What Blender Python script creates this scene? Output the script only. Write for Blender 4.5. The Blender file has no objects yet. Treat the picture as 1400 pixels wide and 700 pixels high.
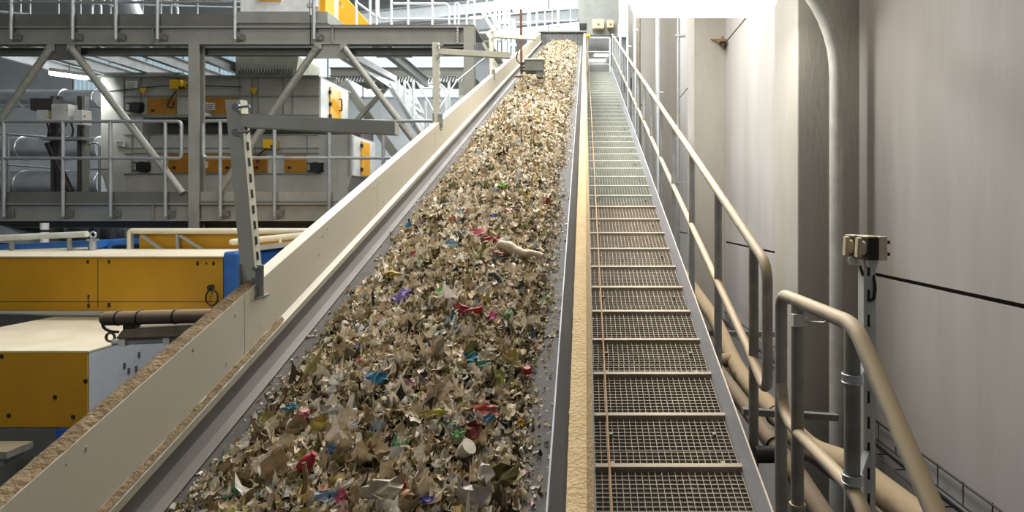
import bpy, math, random
import numpy as np
from mathutils import Vector, Matrix, noise
random.seed(7)
rng = np.random.default_rng(11)
S = bpy.context.scene
COL = S.collection
PI = math.pi

# ------------------------------------------------------------------ camera
F, CX, HY = 800.0, 800.0, 289.0          # focal length in px, principal point
T = 297.0 / 800.0                        # slope of the conveyor (about 20 degrees)
cam = bpy.data.cameras.new('camera'); cam.sensor_width = 36; cam.lens = F / 1400 * 36
cam.shift_x = -(CX - 700) / 1400; cam.shift_y = (HY - 350) / 1400
cam.clip_end = 200
camo = bpy.data.objects.new('camera', cam); COL.objects.link(camo)
camo.location = (0, 0, 0); camo.rotation_euler = (PI / 2, 0, 0)
S.camera = camo
# ------------------------------------------------------------------ world, lights, exposure
S.view_settings.view_transform = 'Standard'; S.view_settings.look = 'None'
S.view_settings.gamma = 1; S.view_settings.use_curve_mapping = False
S.view_settings.exposure = 0.0
w = bpy.data.worlds.new('hall_daylight'); S.world = w; w.use_nodes = True
bg = w.node_tree.nodes['Background']; bg.inputs[0].default_value = (0.86, 0.93, 1.0, 1); bg.inputs[1].default_value = 0.13
def area(name, loc, size, power, color=(1, 1, 1), rot=(0, 0, 0)):
    l = bpy.data.lights.new(name, 'AREA'); l.shape = 'RECTANGLE'; l.size, l.size_y = size
    l.energy = power; l.color = color
    o = bpy.data.objects.new(name, l); COL.objects.link(o); o.location = loc; o.rotation_euler = rot
    return o
area('hall_light_middle', (-1.0, 7.4, 6.6), (2.4, 2.4), 420, (1, 1, 1))
area('hall_light_upper', (-1.0, 12.5, 8.2), (3, 2.5), 740, (.96, .99, 1))
area('hall_light_head', (-1.0, 18.0, 9.4), (4, 3), 800, (.97, 1, 1))
area('hall_light_side', (-6.5, 14.0, 8.6), (5, 3), 1500, (.93, .98, 1))
area('heap_fill_light', (-0.8, 4.3, 5.4), (3, 2.6), 225, (1, .91, .77))  # unseen fill light added above the near heap and walkway
lc_ = area('front_fill_light', (-4.2, .6, 3.6), (2.5, 2), 72, (1, .98, .94), (math.radians(68), 0, 0)); lc_.data.spread = math.radians(115)  # unseen fill added for bracket and platform fronts, spread cut to spare the pillar
area('walkway_light', (.6, 6.7, 3.0), (1.0, .15), 90, (1, .98, .93))
area('walkway_light_high', (.7, 12.4, 5.0), (1.0, .15), 60, (1, .99, .96))

# ------------------------------------------------------------------ helpers
def srgb(c):
    return tuple(((v / 255) / 12.92 if v / 255 <= .04045 else ((v / 255 + .055) / 1.055) ** 2.4) for v in c)
def P(px, py, Y): return Vector(((px - CX) / F * Y, Y, (HY - py) / F * Y))
def XX(px, Y): return (px - CX) / F * Y
def ZZ(py, Y): return (HY - py) / F * Y
def I(x, y, h): return Vector((x, y, -h + y * T))      # a point of the incline, h below the sight plane

class MB:
    def __init__(s): s.v = []; s.f = []; s.sm = []
    def add(s, vs, fs, smooth=False):
        n = len(s.v); s.v += [tuple(v) for v in vs]
        for f in fs: s.f.append(tuple(i + n for i in f)); s.sm.append(smooth)
        return s
    def box(s, x0, x1, y0, y1, z0, z1):
        vs = [(x, y, z) for z in (z0, z1) for y in (y0, y1) for x in (x0, x1)]
        return s.add(vs, [(0, 2, 3, 1), (4, 5, 7, 6), (0, 1, 5, 4), (2, 6, 7, 3), (0, 4, 6, 2), (1, 3, 7, 5)])
    def obox(s, c, size, m=None):
        m = m or Matrix.Identity(3); c = Vector(c)
        vs = [c + m @ Vector((x * size[0] / 2, y * size[1] / 2, z * size[2] / 2)) for z in (-1, 1) for y in (-1, 1) for x in (-1, 1)]
        return s.add(vs, [(0, 2, 3, 1), (4, 5, 7, 6), (0, 1, 5, 4), (2, 6, 7, 3), (0, 4, 6, 2), (1, 3, 7, 5)])
    def beam(s, a, b, wd, ht, up=(0, 0, 1)):               # rectangular bar from a to b
        a = Vector(a); b = Vector(b); d = (b - a).normalized(); u = Vector(up)
        r = d.cross(u).normalized(); u = r.cross(d).normalized()
        m = Matrix((r, d, u)).transposed()
        return s.obox((a + b) / 2, (wd, (b - a).length, ht), m)
    def ibeam(s, a, b, wd, ht, up=(0, 0, 1), t=.014):
        a = Vector(a); b = Vector(b); d = (b - a).normalized(); u = Vector(up)
        r = d.cross(u).normalized(); u = r.cross(d).normalized()
        for k in (-1, 1):
            s.beam(a + u * k * (ht - t) / 2, b + u * k * (ht - t) / 2, wd, t, up)
        s.beam(a, b, t, ht - 2 * t, up); return s
    def ext(s, prof, y0, y1):                             # profile (x, h) swept up the incline
        n = len(prof); vs = [I(x, y, h) for y in (y0, y1) for x, h in prof]
        fs = [(i, (i + 1) % n, (i + 1) % n + n, i + n) for i in range(n)]
        return s.add(vs, fs + [tuple(range(n))[::-1], tuple(range(n, 2 * n))])
    def prism(s, poly, d):                                # polygon (3-D points) swept along d
        n = len(poly); d = Vector(d); vs = [Vector(p) for p in poly] + [Vector(p) + d for p in poly]
        fs = [(i, (i + 1) % n, (i + 1) % n + n, i + n) for i in range(n)]
        return s.add(vs, fs + [tuple(range(n))[::-1], tuple(range(n, 2 * n))])
    def tube(s, pts, r, seg=12, cap=True):
        pts = [Vector(p) for p in pts]; n = len(pts); rs = r if isinstance(r, (list, tuple)) else [r] * n
        tg = []
        for i in range(n):
            a = pts[max(i - 1, 0)]; b = pts[min(i + 1, n - 1)]; d = (b - a)
            if 0 < i < n - 1: d = (pts[i + 1] - pts[i]).normalized() + (pts[i] - pts[i - 1]).normalized()
            tg.append(d.normalized())
        ref = Vector((0, 0, 1)) if abs(tg[0].z) < .9 else Vector((1, 0, 0))
        nx = tg[0].cross(ref).normalized(); vs = []
        for i in range(n):
            if i: nx = (nx - tg[i] * nx.dot(tg[i])).normalized()
            ny = tg[i].cross(nx)
            k = 1.0
            if 0 < i < n - 1:
                c = (pts[i + 1] - pts[i]).normalized().dot(tg[i]); k = 1 / max(c, .5)
            for j in range(seg):
                a = 2 * PI * j / seg; vs.append(pts[i] + (nx * math.cos(a) + ny * math.sin(a)) * rs[i])
        fs = [(i * seg + j, i * seg + (j + 1) % seg, (i + 1) * seg + (j + 1) % seg, (i + 1) * seg + j) for i in range(n - 1) for j in range(seg)]
        s.add(vs, fs, True)
        if cap: s.add(vs[:seg], [tuple(range(seg))]); s.add(vs[-seg:], [tuple(range(seg))[::-1]])
        return s
    def torus(s, c, R, r, axis=(0, 1, 0), seg=20, k=8, arc=1.0):
        a = Vector(axis).normalized(); u = a.orthogonal().normalized(); v = a.cross(u); c = Vector(c)
        m = int(seg * arc)
        return s.tube([c + (u * math.cos(2 * PI * i / seg) + v * math.sin(2 * PI * i / seg)) * R for i in range(m + 1)], r, k, True)
    def disc(s, c, r, n, axis, seg=16):                   # short round stud of thickness n
        a = Vector(axis).normalized(); return s.tube([Vector(c) - a * n / 2, Vector(c) + a * n / 2], r, seg)
    def build(s, name, mat, parent=None, bevel=0, label=None):
        me = bpy.data.meshes.new(name); me.from_pydata(s.v, [], s.f)
        me.polygons.foreach_set('use_smooth', s.sm); me.materials.append(mat); me.update()
        o = bpy.data.objects.new(name, me); COL.objects.link(o)
        if parent:
            o.parent = parent
            o.matrix_parent_inverse = Matrix.Translation(-world_loc(parent))
        if bevel:
            b = o.modifiers.new('bevel', 'BEVEL'); b.width = bevel; b.segments = 2; b.limit_method = 'ANGLE'
        if label: o['label'] = label
        return o
def world_loc(o):
    l = Vector(o.location)
    return l if o.type == 'EMPTY' else Vector((0, 0, 0))

def rounded(pts, r, n=5):                                 # polyline with its inner corners rounded
    pts = [Vector(p) for p in pts]; out = [pts[0]]
    for i in range(1, len(pts) - 1):
        a, b, c = pts[i - 1], pts[i], pts[i + 1]
        ra = min(r, (a - b).length * .49); rc = min(r, (c - b).length * .49); rr = min(ra, rc)
        p = b + (a - b).normalized() * rr; q = b + (c - b).normalized() * rr
        for k in range(n + 1):
            t = k / n; out.append(p * (1 - t) ** 2 + b * 2 * t * (1 - t) + q * t * t)
    out.append(pts[-1]); return out
def tag(o, label, cat, group=None, kind=None):
    o['label'] = label; o['category'] = cat
    if group: o['group'] = group
    if kind: o['kind'] = kind
    return o
def thing(name, loc, label, cat, group=None):
    o = bpy.data.objects.new(name, None); COL.objects.link(o); o.location = loc; o.empty_display_size = .1
    return tag(o, label, cat, group)
def struct(o, label=None, cat=None):
    o['kind'] = 'structure'
    if label: o['label'] = label
    if cat: o['category'] = cat
    return o

# ------------------------------------------------------------------ materials
def mat(name, col, rough=.6, metal=0, col2=None, scale=6, stretch=(1, 1, 1), amount=.5, bump=0, bscale=60,
        dust=None, dustamt=0, dlo=.55, dhi=.95, specks=None, speck_scale=30, speck_t=.72):
    m = bpy.data.materials.new(name); m.use_nodes = True; nt = m.node_tree; N = nt.nodes; L = nt.links
    b = N['Principled BSDF']; b.inputs['Roughness'].default_value = rough; b.inputs['Metallic'].default_value = metal
    tc = N.new('ShaderNodeTexCoord'); mp = N.new('ShaderNodeMapping'); mp.inputs['Scale'].default_value = stretch
    L.new(tc.outputs['Object'], mp.inputs['Vector'])
    c1 = srgb(col); c2 = srgb(col2) if col2 else tuple(v * .72 for v in c1)
    n = N.new('ShaderNodeTexNoise'); n.inputs['Scale'].default_value = scale; n.inputs['Detail'].default_value = 6; n.inputs['Roughness'].default_value = .65
    L.new(mp.outputs[0], n.inputs['Vector'])
    r = N.new('ShaderNodeValToRGB'); r.color_ramp.elements[0].position = .5 - amount * .4; r.color_ramp.elements[1].position = .5 + amount * .4
    r.color_ramp.elements[0].color = (*c2, 1); r.color_ramp.elements[1].color = (*c1, 1)
    L.new(n.outputs['Fac'], r.inputs['Fac']); out = r.outputs[0]
    if specks:
        n3 = N.new('ShaderNodeTexNoise'); n3.inputs['Scale'].default_value = speck_scale; n3.inputs['Detail'].default_value = 4
        L.new(tc.outputs['Object'], n3.inputs['Vector'])
        rr = N.new('ShaderNodeValToRGB'); rr.color_ramp.elements[0].position = speck_t; rr.color_ramp.elements[1].position = speck_t + .04
        L.new(n3.outputs['Fac'], rr.inputs['Fac'])
        mx = N.new('ShaderNodeMixRGB'); mx.inputs[2].default_value = (*srgb(specks), 1)
        L.new(rr.outputs[0], mx.inputs[0]); L.new(out, mx.inputs[1]); out = mx.outputs[0]
    if dust:                                              # settled dust on faces that look up
        g = N.new('ShaderNodeNewGeometry'); sp = N.new('ShaderNodeSeparateXYZ'); L.new(g.outputs['Normal'], sp.inputs[0])
        n2 = N.new('ShaderNodeTexNoise'); n2.inputs['Scale'].default_value = 14; n2.inputs['Detail'].default_value = 5
        L.new(tc.outputs['Object'], n2.inputs['Vector'])
        ad = N.new('ShaderNodeMath'); ad.operation = 'MULTIPLY_ADD'; ad.inputs[1].default_value = .7; L.new(n2.outputs['Fac'], ad.inputs[0]); L.new(sp.outputs['Z'], ad.inputs[2])
        mr = N.new('ShaderNodeMapRange'); mr.inputs['From Min'].default_value = dlo; mr.inputs['From Max'].default_value = dhi; mr.inputs['To Max'].default_value = dustamt
        L.new(ad.outputs[0], mr.inputs['Value'])
        mx = N.new('ShaderNodeMixRGB'); mx.inputs[2].default_value = (*srgb(dust), 1)
        L.new(mr.outputs[0], mx.inputs[0]); L.new(out, mx.inputs[1]); out = mx.outputs[0]
        if metal:
            iv = N.new('ShaderNodeMath'); iv.operation = 'MULTIPLY_ADD'; iv.inputs[1].default_value = -metal; iv.inputs[2].default_value = metal
            L.new(mr.outputs[0], iv.inputs[0]); L.new(iv.outputs[0], b.inputs['Metallic'])
    L.new(out, b.inputs['Base Color'])
    if bump:
        n4 = N.new('ShaderNodeTexNoise'); n4.inputs['Scale'].default_value = bscale; n4.inputs['Detail'].default_value = 5
        L.new(mp.outputs[0], n4.inputs['Vector'])
        bp = N.new('ShaderNodeBump'); bp.inputs['Strength'].default_value = bump; bp.inputs['Distance'].default_value = .01
        L.new(n4.outputs['Fac'], bp.inputs['Height']); L.new(bp.outputs[0], b.inputs['Normal'])
    return m
def emit(name, col, strength):
    m = bpy.data.materials.new(name); m.use_nodes = True; b = m.node_tree.nodes['Principled BSDF']
    b.inputs['Base Color'].default_value = (*col, 1); b.inputs['Emission Color'].default_value = (*col, 1); b.inputs['Emission Strength'].default_value = strength
    return m
DUST = (206, 180, 138)
M = {}
M['concrete'] = mat('concrete', (172, 169, 166), .85, 0, (142, 136, 128), 1.1, (1, 1.6, .2), .8, .06, 30)
M['concrete_column'] = mat('concrete_column', (172, 168, 160), .85, 0, (146, 140, 128), 1.4, (1, 1, .25), .7, .25, 40)
M['joint'] = mat('joint', (48, 40, 34), .9)
M['floor'] = mat('floor', (70, 66, 60), .9, 0, (46, 43, 40), 1.2)
M['roof'] = mat('roof', (190, 195, 198), .7)
M['plaster'] = mat('plaster', (222, 226, 226), .8, 0, (200, 205, 207), 1.5)
M['cream'] = mat('cream', (204, 199, 182), .55, 0, (195, 188, 169), 2.5, (1, 1, 1), .7, .03, 60, specks=(120, 98, 66), speck_scale=34, speck_t=.70)
M['cream_dusty'] = mat('cream_dusty', (214, 190, 146), .95, 0, (188, 160, 116), 16, (1, 1, 1), .8, .5, 90, specks=(110, 90, 60), speck_scale=60, speck_t=.74)
M['dust_crust'] = mat('dust_crust', (168, 146, 112), .98, 0, (104, 86, 62), 22, (1, 1, 1), .7, 1.0, 70)
M['edge'] = mat('edge', (206, 212, 216), .5, .1)
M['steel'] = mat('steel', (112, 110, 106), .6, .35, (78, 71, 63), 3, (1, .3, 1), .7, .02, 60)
M['belt'] = mat('belt', (104, 100, 95), .8, 0, (72, 69, 66), 4, (1, .3, 1), .8, .2, 90, specks=(160, 150, 130), speck_scale=70, speck_t=.66)
M['galv'] = mat('galv', (168, 170, 168), .45, .55, (128, 130, 128), 14, (1, 1, 1), .7, .05, 80, dust=DUST, dustamt=.95)
M['rail'] = mat('rail', (160, 158, 152), .6, .3, (128, 124, 116), 14, (1, 1, 1), .7, .05, 80, dust=(186, 165, 132), dustamt=.95, dlo=.40, dhi=.78)
M['galv_clean'] = mat('galv_clean', (172, 175, 176), .45, .5, (138, 141, 142), 8, (1, 1, 1), .7)
M['grating'] = mat('grating', (160, 152, 138), .7, .1, (112, 104, 92), 10, (1, 1, 1), .8, dust=(176, 160, 138), dustamt=.7)
M['grating_clean'] = mat('grating_clean', (158, 160, 147), .7, .1, (128, 130, 118), 10, (1, 1, 1), .8)
M['cleat_clean'] = mat('cleat_clean', (182, 184, 172), .7, .1, (156, 158, 146), 10)
M['cleat'] = mat('cleat', (166, 156, 138), .6, .3, (120, 108, 92), 9, (1, 1, 1), .8, dust=(180, 164, 140), dustamt=.6)
M['kick'] = mat('kick', (214, 217, 226), .5, .05, (186, 188, 196), 3, (1, .4, 1), .7, dust=DUST, dustamt=.6)
M['frame_grey'] = mat('frame_grey', (108, 108, 104), .55, .1, (92, 92, 88), 3)
M['frame_light'] = mat('frame_light', (146, 147, 140), .55, .1, (128, 129, 122), 3)
M['bracket'] = mat('bracket', (226, 226, 210), .5, 0, (208, 208, 192), 6, dust=(200, 190, 160), dustamt=.4)
M['frame_dark'] = mat('frame_dark', (74, 74, 72), .7, .1)
M['white_steel'] = mat('white_steel', (232, 236, 238), .5, .05, (214, 220, 222), 4)
M['strut'] = mat('strut', (172, 172, 156), .5, .2, (148, 147, 132), 6, dust=(190, 180, 150), dustamt=.4)
M['brace'] = mat('brace', (150, 150, 142), .5, .2, (126, 126, 118), 8)
M['machine'] = mat('machine', (178, 178, 168), .6, 0, (156, 156, 146), 2.5)
M['machine_white'] = mat('machine_white', (232, 234, 230), .5)
M['orange'] = mat('orange', (166, 114, 16), .5, 0, (140, 92, 12), 3)
M['orange_bright'] = mat('orange_bright', (240, 176, 30), .45, 0, (225, 160, 24), 3)
M['yellow'] = mat('yellow', (182, 136, 4), .5, 0, (158, 114, 2), 1.4, (1, 1, .5), .7)
M['sign_yellow'] = mat('sign_yellow', (240, 190, 20), .45)
M['blue'] = mat('blue', (44, 104, 174), .5, 0, (34, 84, 148), 3)
M['cabinet_top'] = mat('cabinet_top', (212, 204, 182), .7, 0, (196, 186, 160), 3, specks=(120, 100, 70), speck_scale=26, speck_t=.71)
M['cabinet_grey'] = mat('cabinet_grey', (166, 172, 180), .5, 0, (146, 152, 162), 3, specks=(70, 74, 90), speck_scale=18, speck_t=.74)
M['black'] = mat('black', (26, 25, 24), .5)
M['dark_rubber'] = mat('dark_rubber', (104, 93, 76), .8, 0, (76, 67, 54), 9)
M['tan_pipe'] = mat('tan_pipe', (128, 112, 88), .85, 0, (98, 84, 64), 5, (1, 1, 1), .7, .1, 60, dust=(160, 138, 106), dustamt=.7)
M['brown_pipe'] = mat('brown_pipe', (92, 80, 66), .7, 0, (66, 57, 48), 5, dust=(150, 128, 98), dustamt=.6)
M['pvc'] = mat('pvc', (150, 150, 140), .6, .2, (108, 104, 94), 6, dust=(150, 130, 100), dustamt=.5)
M['lamp_white'] = mat('lamp_white', (232, 228, 216), .5)
M['silver'] = mat('silver', (196, 200, 203), .35, .7, (160, 165, 168), 4)
M['rust'] = mat('rust', (124, 88, 72), .8, .1, (100, 68, 54), 12)
M['sensor'] = mat('sensor', (92, 94, 86), .6, 0, (108, 110, 100), 5, dust=(200, 196, 180), dustamt=.9)
M['plastic_grey'] = mat('plastic_grey', (206, 206, 198), .5)
M['box_cream'] = mat('box_cream', (222, 206, 176), .6, 0, (196, 178, 146), 12)
M['rope'] = mat('rope', (206, 168, 128), .8)
M['tarp'] = mat('tarp', (38, 40, 42), .8, 0, (24, 25, 26), 2)
M['lamp_on'] = emit('lamp_on', (1, .99, .95), 14)
M['lamp_soft'] = emit('lamp_soft', (.96, 1, 1), 5)
M['sky_glass'] = emit('sky_glass', (.82, .93, 1), .95)
M['sky_glass_bright'] = emit('sky_glass_bright', (.93, .98, 1), 2.2)

def grid_mat(name, col, sx):                              # translucent corrugated glazing lit by the day outside
    m = emit(name, col, .62); nt = m.node_tree; N = nt.nodes; L = nt.links
    tc = N.new('ShaderNodeTexCoord'); wv = N.new('ShaderNodeTexWave'); wv.inputs['Scale'].default_value = sx; wv.bands_direction = 'X'
    L.new(tc.outputs['Object'], wv.inputs['Vector'])
    r = N.new('ShaderNodeValToRGB'); r.color_ramp.elements[0].color = (col[0] * .55, col[1] * .6, col[2] * .62, 1); r.color_ramp.elements[1].color = (*col, 1)
    L.new(wv.outputs['Fac'], r.inputs['Fac']); L.new(r.outputs[0], N['Principled BSDF'].inputs['Emission Color']); return m
M['corrugated'] = grid_mat('corrugated', (.55, .72, .82), 1.6)

# ================================================================== setting
XW, XP = 2.0, 1.552                                        # wall plane, pillar face
ZF = -4.6
def wall_right():
    m = MB(); ys = [-1.2, 4.30, 8.36, 12.42, 16.48, 20.54, 26.0]; zs = [ZF, -3.28, -.435, 2.405, 5.25, 9.6]
    for i in range(6):
        for j in range(5):
            m.box(XW, XW + .2, ys[i], ys[i + 1], zs[j] + .013, zs[j + 1] - .013)
    o = struct(m.build('wall_right', M['concrete']), 'light grey cast concrete panel wall beside the walkway', 'wall')
    b = MB(); b.box(XW + .03, XW + .25, -1.2, 26, ZF, 9.6); b.build('joint_filler', M['joint'], o, label='dark recessed joint between panels')
wall_right()
for k, y in enumerate((4.27, 8.33, 12.39, 16.45, 20.5)):
    m = MB(); m.box(XP, XW + .02, y, y + .53, ZF, 9.6)
    struct(m.build('concrete_pillar', M['concrete_column'], bevel=.008))
m = MB(); m.box(-26, XW + .2, -1.2, 26.2, ZF - .2, ZF); struct(m.build('floor', M['floor']))
m = MB()
m.prism([(-26, 9, 9.7), (-26, 26, 9.7), (XW + .2, 26, 9.7), (XW + .2, 9, 9.7)], (0, 0, .2))
struct(m.build('ceiling', M['roof']))
m = MB()                                                   # back wall with openings for the glazing
YB = 26.0
zl, zh = ZZ(134, YB), ZZ(68, YB)
m.box(-26, XW, YB, YB + .2, ZF, zl); m.box(-26, XW, YB, YB + .2, zh, ZZ(52, YB))
m.box(-26, XX(100, YB), YB, YB + .2, zl, zh); m.box(XX(640, YB), XW, YB, YB + .2, zl, zh)
m.box(-26, XX(640, YB), YB, YB + .2, ZZ(52, YB), 9.7); m.box(XX(860, YB), XW, YB, YB + .2, ZZ(52, YB), 9.7)
struct(m.build('wall_back', M['plaster']))
def window(n, x0, x1, z0, z1, mt, k):
    g = MB(); g.box(x0, x1, YB + .06, YB + .1, z0, z1); o = struct(g.build('window_%d' % n, mt))
    fr = MB()
    for i in range(k + 1):
        x = x0 + (x1 - x0) * i / k; fr.box(x - .03, x + .03, YB, YB + .06, z0, z1)
    fr.box(x0, x1, YB, YB + .06, z0 - .02, z0 + .06); fr.box(x0, x1, YB, YB + .06, z1 - .06, z1 + .02)
    fr.build('window_frame', M['white_steel'], o)
window(1, XX(100, YB), XX(400, YB), zl, zh, M['corrugated'], 6)
window(2, XX(400, YB), XX(640, YB), zl, zh, M['sky_glass'], 5)
window(3, XX(640, YB), XX(860, YB), ZZ(52, YB), 9.7, M['sky_glass_bright'], 4)
m = MB(); m.box(-26.2, -26, -1.2, 26.2, ZF, 9.7); struct(m.build('wall_left', M['plaster']))
# sloping roof girders seen under the far roof
for i, (a, b) in enumerate((((420, 34, 22), (700, 6, 22)), ((560, 44, 24), (846, 14, 24)))):
    m = MB(); m.ibeam(P(*a), P(*b), .3, .5); struct(m.build('roof_beam', M['white_steel']))

# ================================================================== conveyor
YE = 18.1
conv = thing('belt_conveyor', (-.7, 2.0, -1.6 + 2 * T), 'long inclined belt conveyor with cream side guards carrying shredded waste', 'conveyor')
def part(mb, name, mt, par, **k): return mb.build(name, M[mt], par, **k)
part(MB().ext([(-1.31, 1.6), (-.1, 1.6), (-.1, 1.63), (-1.31, 1.63)], .6, YE + .3), 'conveyor_belt', 'belt', conv, label='dark grey rubber belt')
# left guard: panels 1.49 m long, each with a returned lip at its foot
y = 2.34 - 1.49
while y < YE:
    y1 = min(y + 1.486, YE)
    g = MB().ext([(-1.368, 1.2), (-1.362, 1.2), (-1.360, 1.44), (-1.366, 1.44)], y, y1)
    for dy, hh in ((.05, 1.25), (.12, 1.4), (1.43, 1.25), (1.37, 1.4), (.75, 1.24)):
        if y + dy < y1: g.disc(I(-1.3605, y + dy, hh), .0055, .004, (1, 0, 0), 8)
    gp = part(g, 'guard_panel', 'cream', conv)
    l = MB().ext([(-1.362, 1.44), (-1.335, 1.455), (-1.340, 1.488), (-1.346, 1.488), (-1.343, 1.462), (-1.366, 1.45)], y, y1)
    part(l, 'panel_lip', 'cream', gp)
    y += 1.49
# dust crust lying on the left flange: lumpy strip
def crust(name, x0, x1, h, y0, y1, step, amp, par, mt, label):
    n = int((y1 - y0) / step); cols = 6; vs = []; fs = []
    for i in range(n + 1):
        yy = y0 + (y1 - y0) * i / n
        for j in range(cols + 1):
            t = j / cols; e = math.sin(PI * t)
            nz = noise.noise(Vector((yy * 22, t * 3, 1.3))) * .6 + noise.noise(Vector((yy * 60, t * 7, 5))) * .4
            xx = x0 + (x1 - x0) * t + noise.noise(Vector((yy * 30, j, 3))) * .004 * (1 if 0 < j < cols else .8)
            vs.append(I(xx, yy, h - amp * e * (.75 + .7 * nz)))
    for i in range(n):
        for j in range(cols):
            a = i * (cols + 1) + j; fs.append((a, a + 1, a + cols + 2, a + cols + 1))
    m = MB(); m.add(vs, fs, True); return m.build(name, M[mt], par, label=label)
part(MB().ext([(-1.422, 1.2), (-1.366, 1.2), (-1.366, 1.206), (-1.416, 1.206), (-1.416, 1.40), (-1.422, 1.40)], .6, YE), 'top_flange', 'cream', conv)
crust('dust_layer', -1.423, -1.366, 1.199, .6, 2.44, .012, .014, conv, 'dust_crust', 'brown dust caked on the left flange')
crust('dust_layer', -1.362, -1.336, 1.446, .6, 2.6, .012, .014, conv, 'dust_crust', 'dust lumps along the lip')
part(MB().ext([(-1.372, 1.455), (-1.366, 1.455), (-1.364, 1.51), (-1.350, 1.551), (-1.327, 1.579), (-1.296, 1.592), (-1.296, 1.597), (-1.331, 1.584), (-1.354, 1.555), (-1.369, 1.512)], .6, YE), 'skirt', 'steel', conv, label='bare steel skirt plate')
part(MB().ext([(-1.422, 1.40), (-1.38, 1.40), (-1.38, 1.72), (-1.34, 1.72), (-1.34, 1.735), (-1.422, 1.735)], .6, YE), 'side_frame', 'frame_light', conv)
# right guard
part(MB().ext([(-.0448, 1.2), (.0042, 1.2), (.0042, 1.206), (-.0448, 1.206)], .6, YE), 'top_flange', 'cream_dusty', conv)
crust('dust_layer', -.0448, .003, 1.2, .6, 5.0, .02, .005, conv, 'cream_dusty', 'fine pale dust on the right flange')
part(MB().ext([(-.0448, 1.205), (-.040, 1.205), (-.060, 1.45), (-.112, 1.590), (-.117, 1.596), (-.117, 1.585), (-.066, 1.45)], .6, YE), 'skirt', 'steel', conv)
part(MB().ext([(.0042, 1.206), (.022, 1.235), (.026, 1.5), (.026, 1.735), (-.06, 1.735), (-.06, 1.725), (.016, 1.72), (.016, 1.24), (-.002, 1.206)], .6, YE), 'side_frame', 'cream_dusty', conv)
part(MB().ext([(-.121, 1.583), (-.108, 1.573), (-.102, 1.577), (-.121, 1.596)], .6, YE), 'edge_strip', 'edge', conv, label='pale strip along the foot of the right skirt')
for yy, hh in ((1.283, 1.247), (1.344, 1.247)):  # dark discs painted in for the shade inside two oval holes
    m = MB()
    c_ = I(-1.361, yy, hh); m.prism([c_ + Vector((0, .013 * math.cos(q), .008 * math.sin(q) + .013 * math.cos(q) * T)) for q in np.linspace(0, 2 * PI, 14)[:-1]], (.0025, 0, 0))
    part(m, 'hole_disc', 'black', conv, label='dark disc drawn for an oval hole in the left guard')
# discharge hood closing the head end
ze = I(0, YE, 0).z
hd = MB()
hd.box(-1.43, .03, YE + .5, YE + .54, ze - 1.75, ze - 1.12)
hd.box(-1.43, .03, YE - .06, YE + .54, ze - 1.19, ze - 1.14)
hd.box(-1.43, -1.39, YE, YE + .54, ze - 1.75, ze - 1.14); hd.box(-.01, .03, YE, YE + .54, ze - 1.75, ze - 1.14)
part(hd, 'discharge_hood', 'frame_light', conv)
cu = MB()
for i in range(12):
    x = -1.35 + i * .112; cu.box(x, x + .105, YE + .02, YE + .03, ze - 1.6, ze - 1.19)
part(cu, 'rubber_curtain', 'frame_grey', conv, label='grey strip curtain in the hood')
for yy in (5.2, 9.5, 13.8, 17.6):                          # trestles carrying the conveyor
    b = MB()
    for x in (-1.40, -.02): b.beam((x, yy, I(0, yy, 1.735).z), (x, yy, ZF), .1, .1, (0, 1, 0))
    b.beam((-1.4, yy, I(0, yy, 1.8).z), (0, yy, I(0, yy, 1.8).z), .1, .1)
    part(b, 'trestle', 'frame_grey', conv)

# ================================================================== waste on the belt
XL, XR = -1.296, -.117
def gaps(y):
    a = .075 + .035 * noise.noise(Vector((y * 1.3, 2, 0))) + .02 * noise.noise(Vector((y * 4, 7, 0)))
    b = .085 + .05 * noise.noise(Vector((y * 1.1, 9, 0))) + .03 * noise.noise(Vector((y * 3.5, 4, 0)))
    return XL + a, XR - max(b, .03)
def pile_h(x, y):
    a, b = gaps(y); u = (x - a) / (b - a)
    if u <= 0 or u >= 1: return 0.0
    e = (1 - abs(2 * u - 1) ** 2.2)
    n = noise.noise(Vector((x * 4, y * 4, 0))) * .035 + noise.noise(Vector((x * 11, y * 11, 3))) * .022
    return max(0, e) * (.135 + n)
def pile_base():
    ys = np.concatenate([np.arange(1.3, 6, .03), np.arange(6, YE + .2, .08)]); nx = 40; vs = []; fs = []
    for i, yy in enumerate(ys):
        a, b = gaps(yy)
        for j in range(nx + 1):
            x = a + (b - a) * j / nx
            vs.append(I(x, yy, 1.603 - pile_h(x, yy) * .88 + .012 * (j in (0, nx))))
    for i in range(len(ys) - 1):
        for j in range(nx):
            q = i * (nx + 1) + j; fs.append((q, q + 1, q + nx + 2, q + nx + 1))
    return vs, fs
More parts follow.
